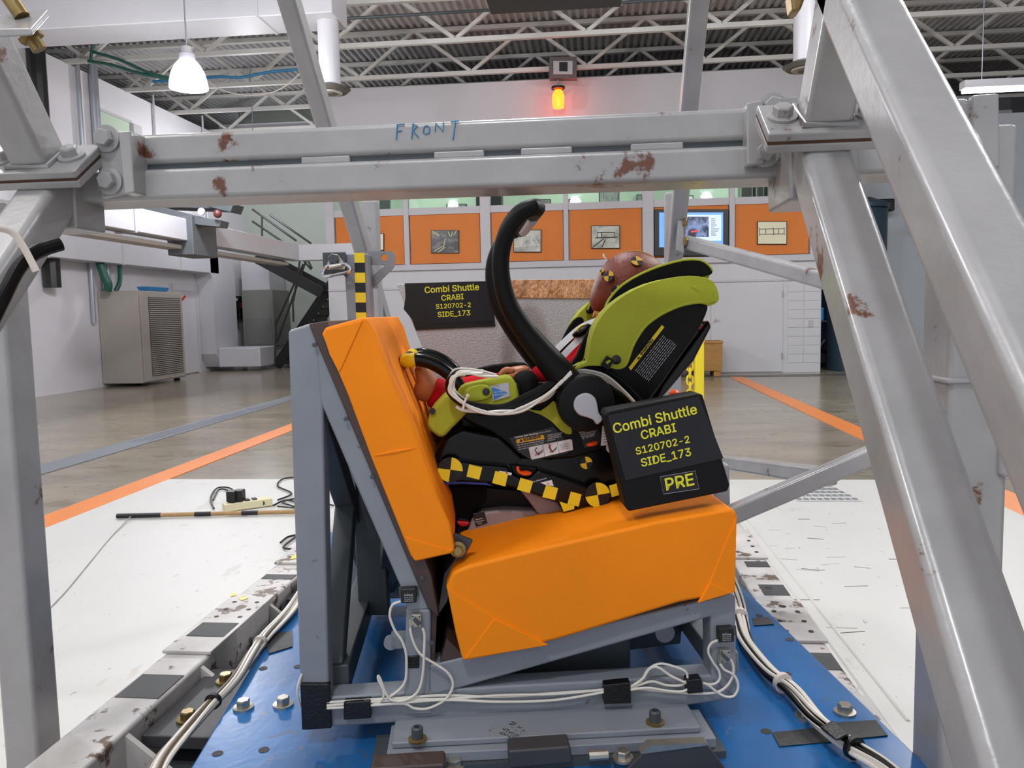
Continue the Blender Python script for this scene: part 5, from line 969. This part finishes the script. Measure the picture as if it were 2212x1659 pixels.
for dv in (-.07, .055):
    nr = dv < 0
    mb = inflate(cr2([(896, 798), (906, 786), (922, 786), (936, 806), (946, 824), (952, 842), (938, 866), (916, 868), (899, 860), (893, 842), (899, 820)], 3, True), VC + dv, .024)
    for k in range(5): mb.tube(vps([(905, 794), (900, 784 - (2 - abs(2 - k)) * 1.0), (901, 778)], VC + dv - .018 + k * .009), [.006, .0052, .003], 8)
    mb.build('foot', skin_m, dm, ang=80)
    inflate(cr2([(922, 872), (938, 832), (950, 816), (974, 836), (968, 872), (944, 884)], 3, True), VC + dv, .034).build('suit_cuff', red_m, dm, ang=80)
    hx = 0 if nr else 6
    mb = inflate(cr2([(1098, 796), (1118, 790), (1138, 790), (1146, 800), (1138, 812), (1116, 816), (1100, 812)], 3, True), VC + (-.075 if nr else .07), .022)
    for k in range(4): v = VC + (-.075 if nr else .07) - .017 + k * .0115; mb.tube(cr(vps([(1108, 802), (1094, 800 - k * .5), (1084, 806), (1080, 812)], v), 3), [.006] * 6 + [.0055] * 3 + [.004], 8)
    mb.tube(cr(vps([(1122, 810), (1106, 814), (1092, 815)], VC + (-.098 if nr else .093)), 3), .0062, 8)
    mb.build('hand', skin_m, dm, ang=80)

# ================================================================== CABLES ON THE SEAT
cc_ = thing('cable_coil', 'coil of white and black instrument cables hanging over the seat side', 'cables', Vp(1050, 890, 1.43), BEN)
lp = [(1300, 822), (1258, 804), (1236, 806), (1210, 834), (1178, 858), (1130, 884), (1080, 892), (1030, 888), (992, 872), (974, 846), (978, 822), (1000, 806), (1040, 808), (1072, 816)]
for k in range(8):
    j = lambda: random.uniform(-6, 6); P = [(x + j(), y + j() * .7 - (8 if k > 5 else 0) - (6 if x < 1000 else 0)) for x, y in lp[2 if k % 2 else 3:14 - (k % 3)]]
    MB().tube(cr(vps(P, (1.409 if k % 4 < 2 else 1.432) + (k % 4) * .003), 6), .0024, 8).build('white_cable', wire_m, cc_)
for k, (P, r) in enumerate((([(1206, 818), (1176, 838), (1136, 858), (1090, 880), (1040, 880), (996, 868), (972, 844), (974, 818), (996, 805)], .0075), ([(1200, 826), (1150, 862), (1100, 884), (1032, 892)], .006), ([(985, 878), (1000, 886), (1028, 889)], .003))):
    MB().tube(cr(vps(P, 1.428 - .004 * k), 6), r, 10).build('cable_sheath', black_m if k < 2 else white_m, cc_)
for k in range(4): MB().tube(cr(vps([(1236, 800 + k * 4), (1268, 800 + k * 5), (1310, 812 + k * 5), (1350, 846 + k * 4), (1384, 884 + k * 3), (1400, 910)], 1.455 + .003 * k), 6), .0024, 8).build('white_cable', wire_m, cc_)
for k in range(2): MB().tube(cr(vps([(1240, 796 + k * 34), (1290, 797 + k * 30), (1340, 822 + k * 30), (1392, 876 + k * 16), (1410, 905)], 1.462), 6), .006, 8).build('cable_sheath', black_m, cc_)
MB().tube(cr(vps([(1010, 856), (1004, 868), (1000, 884)], 1.405), 4), .0022, 8).build('cable_tie', tie_m, cc_); MB().sphere(Vp(1010, 855, 1.405), .0036, n=8).build('tie_head', tie_m, cc_)
MB().sphere(Vp(1092, 888, 1.42), .0034, n=8).build('black_bead', blackp_m, cc_)
for q in ([(1328, 884), (1364, 868), (1366, 874), (1330, 890)], [(1374, 872), (1394, 866), (1396, 874), (1378, 880)]): sp('yellow_tag', q, 1.466, 1.468, yellow_m, None, 0)

# ================================================================== SIGNS
sb = thing('sign_block', 'tilted black sign block reading PRE standing on the seat cushion', 'sign', Vp(1440, 1100, 1.30), BEN)
sv = 1.30
MB().px([(1307, 896), (1312, 888), (1508, 850), (1518, 852), (1577, 1048), (1572, 1062), (1360, 1105), (1353, 1100)], sv, sv + .05).build('block', MATS.get('sign black') or M('sign black', (13, 12, 14), .6, 0, .15, 40, .1, 200, spec=.25), sb, .004, 3)
MB().px([(1313, 898), (1510, 856), (1563, 990), (1351, 1038)], sv - .0014, sv).build('paper', M('charcoal paper', (36, 34, 39), .45, spec=.3), sb, .0004)
for s, a, b in (('Combi Shuttle', (1327, 936), (1506, 893)), ('CRABI', (1386.5, 949), (1461, 932)), ('S120702-2', (1375, 982), (1490, 955.6)), ('SIDE_173', (1386.5, 1008), (1493, 983.7))): text_px(s, a, b, sv - .0014, lemon_m, sb, .015, 1.0)
pr = MB().px([(1425.5, 1030), (1501.5, 1017), (1510.5, 1056), (1433.5, 1067.5)], sv - .001, sv).build('word_label', MATS['charcoal paper'], sb); MB().tube(vps([(1425.5, 1030), (1501.5, 1017), (1510.5, 1056), (1433.5, 1067.5)], sv - .001), .0004, 4, closed=True).build('label_edge', lgrey_m, pr); text_px('PRE', (1440, 1059), (1499.5, 1047), sv - .001, lemon_m, sb, .015, 1.0)
bd = thing('padded_board', 'grey carpeted side board with copper foil edge behind car seat', 'board', Vp(1150, 1000, 1.98), BEN)
dv = 1.98
MB().px([(856, 613), (1290, 604), (1308, 700), (1440, 790), (1440, 1060), (1020, 1060), (912, 750), (876, 664)], dv, dv + .03).build('panel', purple_m, bd, .004)
MB().px([(1096, 605), (1290, 603), (1286, 645), (1100, 643)], dv - .004, dv).build('copper_foil', copper_m, bd, .001, label='crinkled copper foil strip')
bs_ = MB().px([(874, 612), (1060, 607), (1070, 705), (898, 713), (890, 690), (872, 668), (876, 640)], dv - .003, dv).build('sign_panel', tape_m, bd, label='black taped sign panel')
MB().px([(916, 616), (1058, 611), (1064, 694), (928, 699)], dv - .0045, dv - .003).build('paper', MATS['charcoal paper'], bs_)
for s, a, b in (('Combi Shuttle', (918, 633), (1035, 626)), ('CRABI', (954, 649.5), (1001.5, 646)), ('S120702-2', (942, 667), (1017, 663)), ('SIDE_173', (946, 685), (1016, 681))): text_px(s, a, b, dv - .0045, lemon_m, bs_, .015, 1.0)
ok = thing('orange_knob', 'small orange knob on a thin rod behind the sign block', 'knob', Vp(1456, 1100, 2.02), BEN)
c = Vp(1456, 852, 2.02); MB().cyl(V3(c.x, c.y, BZ), c, .006, 8).build('rod', dark_m, ok); MB().lathe(c, EZ, [(.008, -.012), (.014, -.004), (.014, .006), (.008, .012)], 14).build('cap', orangep_m, ok)
